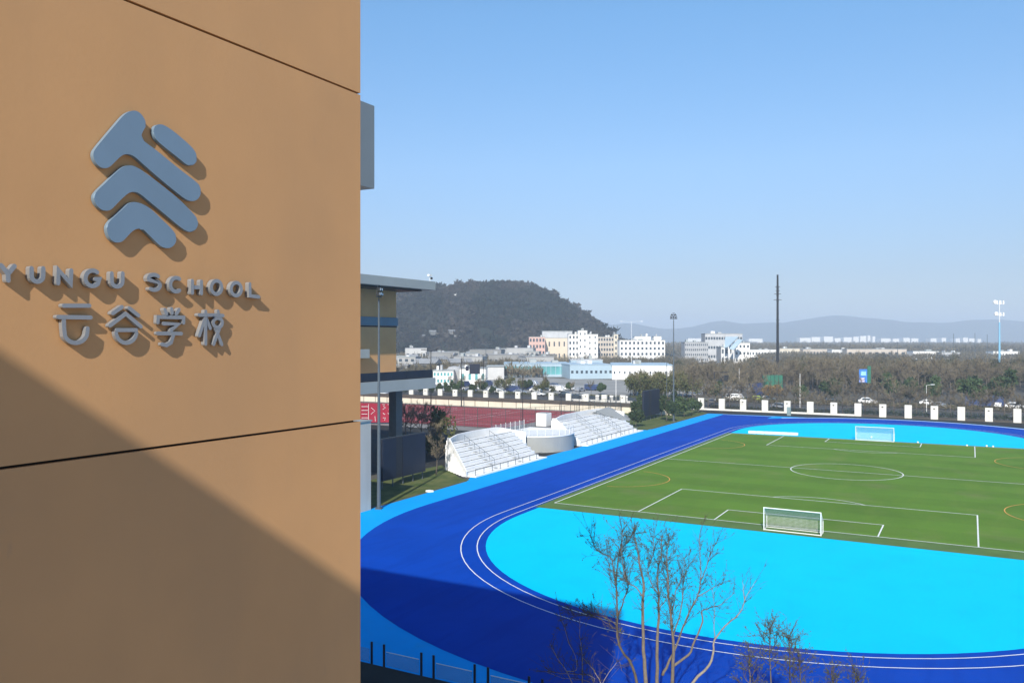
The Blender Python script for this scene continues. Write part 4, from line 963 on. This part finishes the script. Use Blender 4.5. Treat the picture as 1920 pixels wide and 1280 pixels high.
vs = [('van', 1378, 752, 0, M_cw, 'white van behind the fence near the orange brown tree', 'van'), ('car', 1354, 753, 0, M_cs, 'silver car left of the white van', 'car'), ('car', 1404, 753, 1.5, M_ck, 'black car between the white van and the lime green car', 'car'),
      ('car', 1421, 751, 0, M_cy, 'lime green car behind the fence', 'car'), ('car', 1441, 751, 0, M_cw, 'white car right of the lime green car', 'car'), ('suv', 1627, 757, 0, M_cw, 'white large car under the blue billboard', 'car'),
      ('car', 1560, 755, .4, M_ck, 'dark car in the shade left of the blue billboard', 'car'), ('car', 1741, 759, 0, M_cw, 'white car between two dark green trees', 'car'), ('car', 1756, 763, 2.8, M_cs, 'silver car just in front of the white one', 'car'), ('bus', 1848, 763, 0, M_cb, 'long dark blue minibus at the right', 'bus'),
      ('car', 1873, 764, 1.4, M_cw, 'white car at the front of the dark blue minibus', 'car'), ('suv', 1903, 767, 0, M_cw, 'white large car at the far right edge', 'car'), ('car', 1345, 765, 0, M_ck, 'dark car behind the left end of the pillared fence', 'car'), ('car', 1462, 765, 0, M_cs, 'grey car behind the fence railing', 'car'),
      ('suv', 1062, 745, 0, M_ck, 'black large car behind the white pillars left of the grove', 'car'), ('car', 1010, 742, 0, M_cw, 'white car beyond the pillars behind the red court', 'car'), ('car', 940, 738, 0, M_cw, 'white car at the left of the road behind the court', 'car'), ('car', 975, 738, 0, M_cs, 'silver car among the roadside trees', 'car'), ('van', 842, 732, 0, M_cw, 'white van by the gantry sign', 'van'),
      ('suv', 690, 745, 0, M_cw, 'white large car seen under the hall deck', 'car'), ('car', 722, 745, 0, M_cw, 'white car right of the mast under the hall deck', 'car'), ('car', 1085, 748, .1, M_ck, 'black car right of the black large car', 'car')]
lot = [(838,731),(858,728),(884,733),(902,727),(925,730),(948,727),(966,732),(986,728),(1004,731),(1026,727),(1046,731),(1068,728),(1090,731),(1112,729),(872,722),(914,721),(956,722),(1000,721),(1040,722)]
random.seed(21); cn = [('white', M_cw), ('silver', M_cs), ('black', M_ck), ('white', M_cw), ('dark blue', M_cb)]
for i, (x, yb) in enumerate(lot):
    c, pm_ = cn[random.randrange(5)]; vs.append((('car', 'suv', 'van')[random.choice((0, 0, 1, 2))], x+random.uniform(-3, 3), yb+3, random.choice((0, 0, .1, 1.5)), pm_, '%s vehicle, %s from the left in the %s car park row behind the court' % (c, ('first','second','third','fourth','fifth','sixth','seventh','eighth','ninth','tenth','eleventh','twelfth','thirteenth','fourteenth','first','second','third','fourth','fifth')[i], 'nearer' if i < 14 else 'farther'), 'car'))
for kind, x, yb, rz, pm, lab, cat in vs:
    g = G(x, yb); vehicle(kind, g.x, g.y, rz, pm, lab, cat)

# ================================================================ POLES, SIGNS, MASTS
def pole(name, label, cat, x, yb, yt, m, r=0.12, d=None, group=None, arm=None):
    g = G(x, yb) if d is None else P(x, 636, d); D = d or F*H/(yb-636); h = H+(636-yt)/F*D
    t = thing(name, label, cat, (g.x, g.y, 0), group)
    MB().tube([(g.x, g.y, 0), (g.x, g.y, h)], [r, r*0.6], 8).build('pole', m, t)
    if arm:
        for (dx, L_) in arm:
            a = Vector((g.x, g.y, h-0.05)); e = a+RIGHT*dx*L_+Vector((0, 0, .25)); MB().tube([a, e], r*.4, 5).build('arm', m, t)
            MB().box((e.x-.45, e.y-.18, e.z-.1), (e.x+.45, e.y+.18, e.z+.06), rz=TH).build('lamp_head', M_lamp if m is M_white else m, t)
    return t, g, h
pole('court_light', 'dark T topped floodlight pole beside the sports hall', 'light pole', 808, 806, 657, M_dark, .13, arm=[(-1, 1.5), (1, 1.5)])
pole('court_light', 'grey T topped light pole above the town', 'light pole', 911, 728, 646, M_pole, .16, arm=[(-1, 1.6), (1, 1.6)])
t, g, h = pole('sign_gantry', 'dark gantry post carrying square black traffic signs on its arm', 'road sign', 865, 762, 672, M_dark, .16)
D = F*H/(762-636); fr = lambda x, y, dd=0: P(x, y, D+dd)
MB().tube([fr(865, 679), fr(908, 679)], .07, 6).build('arm', M_dark, t); MB().tube([fr(865, 690), fr(908, 690)], .07, 6).build('arm', M_dark, t)
def board(par, x0, x1, y0, y1, DD, m, name='sign_board', th=.12, **kw):
    a, c = P(x0, y1, DD), P(x1, y1, DD); top = P(x0, y0, DD).z; f = FWD*th
    return MB().prism([(a.x, a.y), (c.x, c.y), (c.x+f.x, c.y+f.y), (a.x+f.x, a.y+f.y)], a.z, top).build(name, m, par, **kw)
board(t, 880, 900, 682, 701, D-.3, M_navy); board(t, 873, 879, 686, 695, D-.3, M_navy)
MB().tube([fr(907, 672), fr(907, 704)], .09, 6).build('hanger', M_dark, t)
for (x, yb, yt, lab, m, ar) in ((980, 800, 700, 'thin grey post rising from the court fence left of the podium', M_dark, None), (1052, 790, 722, 'dark post behind the podium kiosk', M_dark, None), (1086, 792, 725, 'dark slim post behind the far stand', M_dark, None), (1250, 776, 668, 'slim grey post left of the thin floodlight mast', M_pole, None),
                            (1155, 760, 701, 'pale curved street lamp in the olive grove', M_offw, [(1, 1.2)]), (1184, 706, 603, 'pale tall road lamp with wide arms above the white blocks', M_offw, [(-1, 5), (1, 5)]), (1737, 772, 722, 'white headed street lamp beside a dark green tree', M_white, [(1, 1.5)]),
                            (1582, 762, 668, 'slim brown pole in the woodland left of the billboard', M_barkd, None), (1500, 764, 700, 'pale slim pole at the woodland edge', M_offw, None), (1893, 760, 690, 'grey pole in the wood near the right edge', M_pole, None), (1386, 742, 690, 'pale pole left of the green netting', M_offw, None)):
    pole('lamp_post' if ar else 'post', lab, 'street lamp' if ar else 'post', x, yb, yt, m, .09, arm=ar)
for (x, D_, yt) in ((1683, 620, 640), (1788, 640, 625), (1828, 640, 624), (1851, 650, 627), (1577, 600, 640), (1770, 700, 640)):
    pole('far_mast', 'slim dark mast rising above the far brown woodland', 'mast', x, 0, yt, M_pole, .25, d=D_, group='slim masts above the far woodland')
t, g, h = pole('radio_mast', 'very tall dark telecom mast rising high above the horizon', 'mast', 1458, 0, 515, M_dark, .55, d=300)
for yy, w_ in ((538, 1.5), (545, 1.2), (551, 2.0), (562, 2.4), (600, 1.0)):
    q = P(1458, yy, 300); MB().tube([(q-RIGHT*w_*.6), (q+RIGHT*w_*.6)], .09, 5).build('antenna_bracket', M_dark, t)
    MB().box((q.x-.35, q.y-.35, q.z-.9), (q.x+.35, q.y+.35, q.z+.4)).build('antenna', M_dark, t)
t, g, h = pole('cell_tower', 'pale blue telecom tower with white dishes at the right', 'mast', 1874, 0, 604, M_sky, .6, d=430)
q = P(1874, 604, 430); MB().tube([(q.x, q.y, q.z), (q.x, q.y, P(1874, 563, 430).z)], .14, 6).build('mast_top', M_white, t)
for yy in (567, 589):
    for dx in (-1.6, 0.2, 1.7):
        q = P(1875, yy, 430)+RIGHT*dx; b = MB(); b.box((q.x-.35, q.y-.25, q.z-.9), (q.x+.35, q.y+.25, q.z+.9), rz=TH); b.build('antenna', M_white, t)
    q = P(1875, yy+2, 430); MB().tube([q-RIGHT*2.2, q+RIGHT*2.2], .12, 5).build('platform_bar', M_white, t)
    q = P(1866 if yy == 567 else 1868, yy-1, 429); MB().tube([q-FWD*.25, q+FWD*.25], 1.0, 12).build('dish', M_white, t)
t, g, h = pole('billboard', 'blue and white billboard on a dark post before the woodland', 'billboard', 1630, 757, 684, M_dark, .12)
D = F*H/(757-636)-.2
board(t, 1611, 1626, 692, 717, D, M_adb, 'poster'); board(t, 1612, 1621, 708, 716, D-.14, mat('poster_pale', (0.6, 0.55, 0.72), .6, .3, 2), 'poster_print', .1); board(t, 1614, 1624, 696, 704, D-.14, mat('poster_light', (0.25, 0.5, 0.8), .6, .4, 2), 'poster_print', .1)
board(t, 1626.4, 1633, 686, 718, D, M_green, 'side_board')
t, g, h = pole('sign_gantry', 'dark sign frame with black boards left of the radio mast', 'road sign', 1355, 757, 697, M_pole, .1)
D = F*H/(757-636)-.2
for (a, c, y0, y1) in ((1339, 1367, 697, 698.5), (1339, 1365, 712, 713.5), (1339, 1340.5, 697, 714)): board(t, a, c, y0, y1, D, M_dark, 'frame_bar')
board(t, 1351, 1357, 704, 715, D-.3, M_dark); board(t, 1358, 1366, 703, 713, D-.3, M_dark)
nt_ = thing('green_netting', 'dark green netting frame among the trees at the foot of the radio mast', 'netting', (*P(1450, 636, 262).xy, 0))
for k in range(5): board(nt_, 1430+k*7.6, 1437+k*7.6, 703, 728, 262, M_green, 'net_panel', .1)
for k in range(6): board(nt_, 1429.6+k*7.6, 1430+k*7.6-.1, 703, 745, 262, M_dark, 'post', .1)
bb = thing('blue_tarpaulin', 'dark blue covered heap left of the orange brown tree', 'tarpaulin', (*P(1420, 636, 254).xy, 0))
a = [P(x, y, 254) for x, y in ((1409, 720), (1430, 718), (1431, 738), (1418, 740))]; MB().add(a+[p+FWD*3 for p in a], [(0,1,2,3),(7,6,5,4),(0,4,5,1),(1,5,6,2),(2,6,7,3),(3,7,4,0)]).build('cover', mat('navy_tarpaulin', (0.015, 0.03, 0.10), .6, .2, .8), bb)
gs = thing('grey_cabinet', 'grey green metal cabinet standing before a white pillar', 'cabinet', G(1483, 779)); g = G(1483, 779)
bevel(MB().box((g.x-.9, g.y-.3, 0), (g.x-.0, g.y+.3, 2.0)).build('cabinet', mat('grey_green_paint', (0.2, 0.27, 0.27), .6), gs), .03)

# ================================================================ FAR BUILDINGS
def block(name, label, x0, x1, yt, D, wallm, rows, cols, depth=14, yb=None, ww=.55, wh=.5, group=None, cat='building', roofm=None, floor0=0.0, rz=0.0, glass=None, top_in=0.0):
    w = (x1-x0)/F*D; h = H+(636-yt)/F*D; h = max(h, 3.0); q = P((x0+x1)/2, 636, D)
    t = thing(name, label, cat, (q.x, q.y, 0), group, TH+rz)
    def add(b, n, m, par=None, smooth=False):
        me = b.mesh(n); me.materials.append(m); o = bpy.data.objects.new(n, me); COL.objects.link(o); o.parent = par or t; return o
    add(MB().box((-w/2, .3, 0), (w/2, depth, h-.3)), 'wall', wallm)
    add(MB().box((-w/2-.2, -.2, h-.298), (w/2+.2, depth+.2, h)), 'roof', roofm or M_fascia)
    if rows:
        fh = (h-.3-floor0)/rows; cw_ = w/cols; wt = MB(); ph = fh*(1-wh)
        wt.box((-w/2, 0, 0), (w/2, .298, floor0+ph*.5)) if floor0+ph*.5 > .01 else None
        for r in range(rows):
            za = floor0+r*fh+ph*.5; zb = za+fh*wh
            for c in range(cols+1):
                xa = -w/2 + max(0, c*cw_-cw_*(1-ww)/2); xb = -w/2+min(w, c*cw_+cw_*(1-ww)/2); wt.box((xa, 0, za), (xb, .298, zb))
            wt.box((-w/2, 0, zb), (w/2, .298, min(zb+ph, h-.3) if r < rows-1 else h-.3))
            for c in range(cols):
                xa = -w/2+c*cw_+cw_*(1-ww)/2; add(MB().box((xa, .2, za), (xa+cw_*ww, .296, zb)), 'window', glass or M_glass)
        add(wt, 'facade', wallm)
        rr = random.Random(int(x0))
        for _ in range(2): xx = rr.uniform(-w*.35, w*.35); zz = rr.uniform(.8, 2.0); add(MB().box((xx-w*.05, depth*.4, h+.002), (xx+w*.05, depth*.7, h+zz)), 'roof_plant', rr.choice((M_fascia, M_roofp, M_bw)))
    return t
block('apartment_block', 'small pink building at the left of the white blocks', 992, 1022, 631, 655, M_bpink, 4, 5, 14)
block('warehouse', 'large beige hall with a tall grey roof behind the pink building', 1016, 1072, 633, 670, M_bbeige, 2, 6, 20, ww=.28, wh=.4)
block('roof_storey', 'grey roof storey on top of the beige hall', 1017, 1073, 620, 676, M_roofp, 0, 0, 16)
block('apartment_block', 'white balconied block between the beige hall and the tower block', 1066, 1092, 626, 640, M_bw, 5, 4, 12)
block('apartment_block', 'tallest white block with few windows', 1084, 1101, 619, 636, M_bw, 5, 2, 12, ww=.3, wh=.35)
block('apartment_block', 'plain white block right of the tallest one', 1101, 1121, 626, 638, M_bw, 5, 2, 12, ww=.25, wh=.4)
block('apartment_block', 'beige block with a grid of balconies right of the white blocks', 1121, 1151, 631, 660, M_sand, 5, 6, 14, ww=.6, wh=.55)
block('stair_tower', 'narrow cream stair tower beside the balconied beige block', 1151, 1159, 626, 658, M_cream, 5, 1, 12, ww=.35)
block('office_block', 'long white office block with three rows of square windows', 1162, 1247, 637, 620, M_bw, 4, 11, 14, ww=.52, wh=.48, floor0=1)
block('roof_storey', 'set back white roof storey on the long office block', 1190, 1220, 630, 626, M_bw, 1, 4, 8, ww=.6, wh=.2)
block('roof_storey', 'small white plant room at the right end of the office block roof', 1226, 1240, 630, 626, M_bw, 1, 1, 8, ww=.2, wh=.2)
block('residential_block', 'pale windowed block right of the thin floodlight mast', 1284, 1328, 641, 660, M_roofp, 4, 12, 14, ww=.5, wh=.4)
block('residential_block', 'wide pale grey building with a light flat roof behind the slanted roofs', 1322, 1392, 625, 690, M_roofp, 3, 14, 14, ww=.7, wh=.3)
block('hall_building', 'grey fronted building below the slanting grey roofs', 1352, 1380, 650, 610, M_bg, 2, 4, 14)
block('hall_building', 'white building right of the slanting grey roofs', 1378, 1406, 642, 615, M_bw, 3, 4, 12, ww=.5, wh=.4)
def slope_roof(label, pts, D):
    a = [P(x, y, D+dd) for x, y, dd in pts]; t = thing('slanted_roof', label, 'roof', (*a[0].xy, 0)); up = Vector((0, 0, .8))
    MB().add(a+[p-up for p in a], [(0,1,2,3),(7,6,5,4),(0,4,5,1),(1,5,6,2),(2,6,7,3),(3,7,4,0)]).build('roof_panel', M_roofb, t)
    for p in a[:2]: MB().tube([(p.x, p.y, 0), (p.x, p.y, p.z-.81)], .4).build('support', M_bw, t)
slope_roof('left slanting grey roof of the far school hall', [(1358,650,0),(1366,648,0),(1384,631,8),(1360,631,12)], 600)
slope_roof('right slanting grey roof of the far school hall', [(1368,652,0),(1376,654,0),(1392,637,6),(1384,635,8)], 596)
for (x0, x1, yt, D, m, lab) in ((1462, 1506, 653, 860, M_cream, 'low cream row building right of the radio mast'), (1506, 1560, 654, 850, M_sand, 'low sandy row building left above the wood'), (1588, 1700, 654, 800, M_sand, 'long low sand coloured building above the dark wood'), (1404, 1455, 655, 840, M_bw, 'low white building left of the radio mast'), (1712, 1760, 658, 760, M_bw, 'white low roofed building right of the sandy one'), (1766, 1800, 660, 750, M_roofp, 'pale low building with a pointed roof'), (1862, 1912, 658, 780, M_bw, 'white long building at the foot of the pale blue tower'), (1560, 1590, 655, 830, M_bw, 'small white gabled building left of the sandy one')):
    block('low_building', lab, x0, x1, yt, D, m, 1, 9, 12, ww=.5, wh=.35)
far = [(1290,1322,634),(1404,1430,634.5),(1500,1520,633),(1522,1538,631.5),(1545,1562,630.5),(1565,1576,633.5),(1582,1597,632),(1600,1610,631),(1613,1624,629.5),(1627,1632,628.5),(1636,1641,630),(1652,1670,634),(1674,1686,634.5),(1694,1706,633),(1709,1722,634),(1745,1756,634),(1766,1774,633),(1792,1800,634),(1806,1815,632.5),(1817,1828,634),(1833,1840,635)]
for i, (a, c, y) in enumerate(far): block('distant_block', 'tiny white building on the far horizon line', a, c, y, 3300, M_bw, 0, 0, 40, group='tiny white buildings on the horizon')
M_vg = mat('village_grey_plaster', (0.21, 0.21, 0.205), .9, .15, .1, objrand=.3); M_vw = mat('village_white_plaster', (0.40, 0.40, 0.39), .9, .12, .1, objrand=.25); M_vs = mat('village_sandy_plaster', (0.30, 0.27, 0.23), .9, .12, .1, objrand=.2); M_vr = mat('weathered_flat_roof', (0.28, 0.285, 0.29), .9, .2, .1, objrand=.25)
# long pale blue halls with teal glazing
block('long_hall', 'long pale blue roofed hall with teal glazing in the middle distance', 945, 1068, 681, 400, M_roofb, 1, 14, 30, ww=.9, wh=.62, glass=M_teal, roofm=M_roofb)
block('long_hall', 'pale blue metal hall right of the teal glazed one', 1068, 1150, 683, 380, M_roofb, 1, 9, 34, ww=.5, wh=.2, roofm=M_roofb, rz=.12)
block('long_hall', 'wide pale blue shed reaching the thin floodlight mast', 1148, 1262, 684, 372, M_offw, 1, 12, 40, ww=.3, wh=.2, roofm=M_roofb, rz=-.1)
block('grey_shed', 'plain grey shed left of the teal glazed hall', 913, 945, 686, 372, M_bg, 0, 0, 16)
block('white_hall', 'white hall behind the gantry signs', 862, 912, 690, 330, M_bw, 1, 4, 14, ww=.4, wh=.4, glass=M_teal)
block('white_hall', 'small white building with teal windows right of the hall deck', 812, 850, 694, 335, M_bw, 2, 6, 12, ww=.6, wh=.5, glass=M_teal)
block('white_hall', 'long white shed with grey doors above the hall deck', 742, 822, 672, 520, M_bw, 1, 7, 16, ww=.45, wh=.6)
block('blue_building', 'bluish building with rows of small windows on the pale blue hall', 1070, 1130, 674, 430, M_roofb, 1, 10, 14, ww=.5, wh=.3, roofm=M_roofp)
for i, (x0, x1, yt, D, m_, n_) in enumerate(((850, 905, 668, 470, M_vw, 5), (915, 975, 664, 500, M_vg, 6), (985, 1040, 668, 470, M_vw, 5), (880, 940, 655, 580, M_vg, 6), (760, 800, 652, 600, M_vw, 4), (805, 850, 660, 540, M_vg, 5), (950, 1000, 652, 620, M_vw, 6), (1010, 1045, 664, 545, M_vg, 4))):
    block('shed', ('pale low shed', 'grey low shed')[i % 2] + ' in the town, ' + ('above the gantry signs', 'right of the gantry signs', 'above the teal glazed hall', 'far behind the gantry signs', 'at the hall corner', 'behind the T topped pole', 'near the grey villa rows', 'below the pink building')[i], x0, x1, yt, D, m_, 1, n_, 16, ww=.4, wh=.35, roofm=(M_vr, M_roofg, M_vr)[i % 3], rz=(-.15, .1, .25)[i % 3])
# storage tank
tk = thing('storage_tank', 'pale round storage tank left of the gantry signs', 'tank', (*P(852, 636, 345).xy, 0)); q = P(852, 636, 345)
MB().tube([(q.x, q.y, 0), (q.x, q.y, 5.2), (q.x, q.y, 6.6), (q.x, q.y, 7.0)], [3.6, 3.6, 2.4, .6], 24).build('shell', M_roofp, tk)
block('hill_villa', 'pale villa among trees high on the wooded hill, left one', 842, 849, 551, 862, M_bw, 1, 2, 8, group=None)
block('hill_villa', 'pale villa among trees high on the wooded hill, right one', 851, 858, 551, 861, M_bw, 1, 2, 8, group=None)
block('hill_villa', 'cream facade at the rocky foot of the hill above the white blocks', 1057, 1066, 594, 850, M_cream, 3, 2, 8)
# village houses: prototypes copied
def house_proto(w, d, h, rh, wallm, roofm, win=3, flat=False, nm='village_house'):
    t = bpy.data.objects.new(nm, None); COL.objects.link(t)
    def add(b, n, m):
        me = b.mesh(n); me.materials.append(m); o = bpy.data.objects.new(n, me); COL.objects.link(o); o.parent = t; return o
    add(MB().box((-w/2, 0, 0), (w/2, d, h)), 'wall', wallm)
    if flat: add(MB().box((-w/2-.3, -.3, h+.002), (w/2+.3, d+.3, h+.4)), 'roof', roofm)
    else: add(MB().add([(-w/2-.4,-.5,h),(w/2+.4,-.5,h),(w/2+.4,d+.5,h),(-w/2-.4,d+.5,h),(-w/2-.4,d/2,h+rh),(w/2+.4,d/2,h+rh)], [(0,1,5,4),(2,3,4,5),(0,4,3),(1,2,5),(3,2,1,0)]), 'roof', roofm)
    fl = max(1, int(h/3))
    for r in range(fl):
        for c in range(win):
            xa = -w/2+w*(c+.25)/win; add(MB().box((xa, -.06, .9+r*3), (xa+w/win*.5, -.002, 2.3+r*3)), 'window', M_glass)
    return t
pr = [house_proto(11, 8, 6, 2.2, M_vg, M_roofg), house_proto(14, 9, 3.6, 2.0, M_vw, M_roofg, 4), house_proto(9, 8, 7, 1.8, M_vs, M_roofg, 3), house_proto(18, 10, 5, 0, M_vg, M_vr, 5, True), house_proto(24, 12, 4.5, 0, M_vw, M_roofb, 6, True), house_proto(10, 8, 9.2, 0, M_vw, M_fascia, 3, True)]
labs = ['grey two storey village house with a dark gabled roof under the hill', 'low white village house with a dark gabled roof under the hill', 'sandy village house with a pale gabled roof under the hill', 'grey flat roofed workshop under the hill', 'long white shed with a pale blue flat roof under the hill', 'white three storey house with a flat roof under the hill']
random.seed(11); used = set(); spots = []
tries = 0
while len(spots) < 72 and tries < 4000:
    tries += 1; D = 400+random.random()**1.1*330; x = random.uniform(700, 1000 if D > 560 else 905)
    q = P(x, 636, D)
    if all((q.xy-o.xy).length > 17 for o in spots): spots.append(q)
for i, q in enumerate(spots):
    k = i % 6; z = 0
    if k not in used: t = pr[k]; used.add(k)
    else: t = copy_thing(pr[k], (0, 0, 0))
    t.location = (q.x, q.y, 0); t.rotation_euler = (0, 0, TH+random.uniform(-.35, .35)); s = random.uniform(.85, 1.1); t.scale = (s, s, s); tag(t, labs[k], 'house', 'village houses: kind ' + ('a', 'b', 'c', 'd', 'e', 'f')[k])
# houses climbing the hill foot
for i, (x, y) in enumerate(((812, 619), (828, 621), (846, 618), (862, 624), (790, 627), (770, 633), (905, 646), (925, 652))):
    D = 760; q = P(x, y+6, D); t = copy_thing(pr[(0, 3)[i % 2]], (q.x, q.y, max(q.z-1.5, 0)), TH+random.uniform(-.3, .3), .55); tag(t, 'small ' + ('gabled', 'flat roofed')[i % 2] + ' grey house on the lower slope of the wooded hill', 'house', 'houses on the hill slope: ' + ('gabled', 'flat')[i % 2])
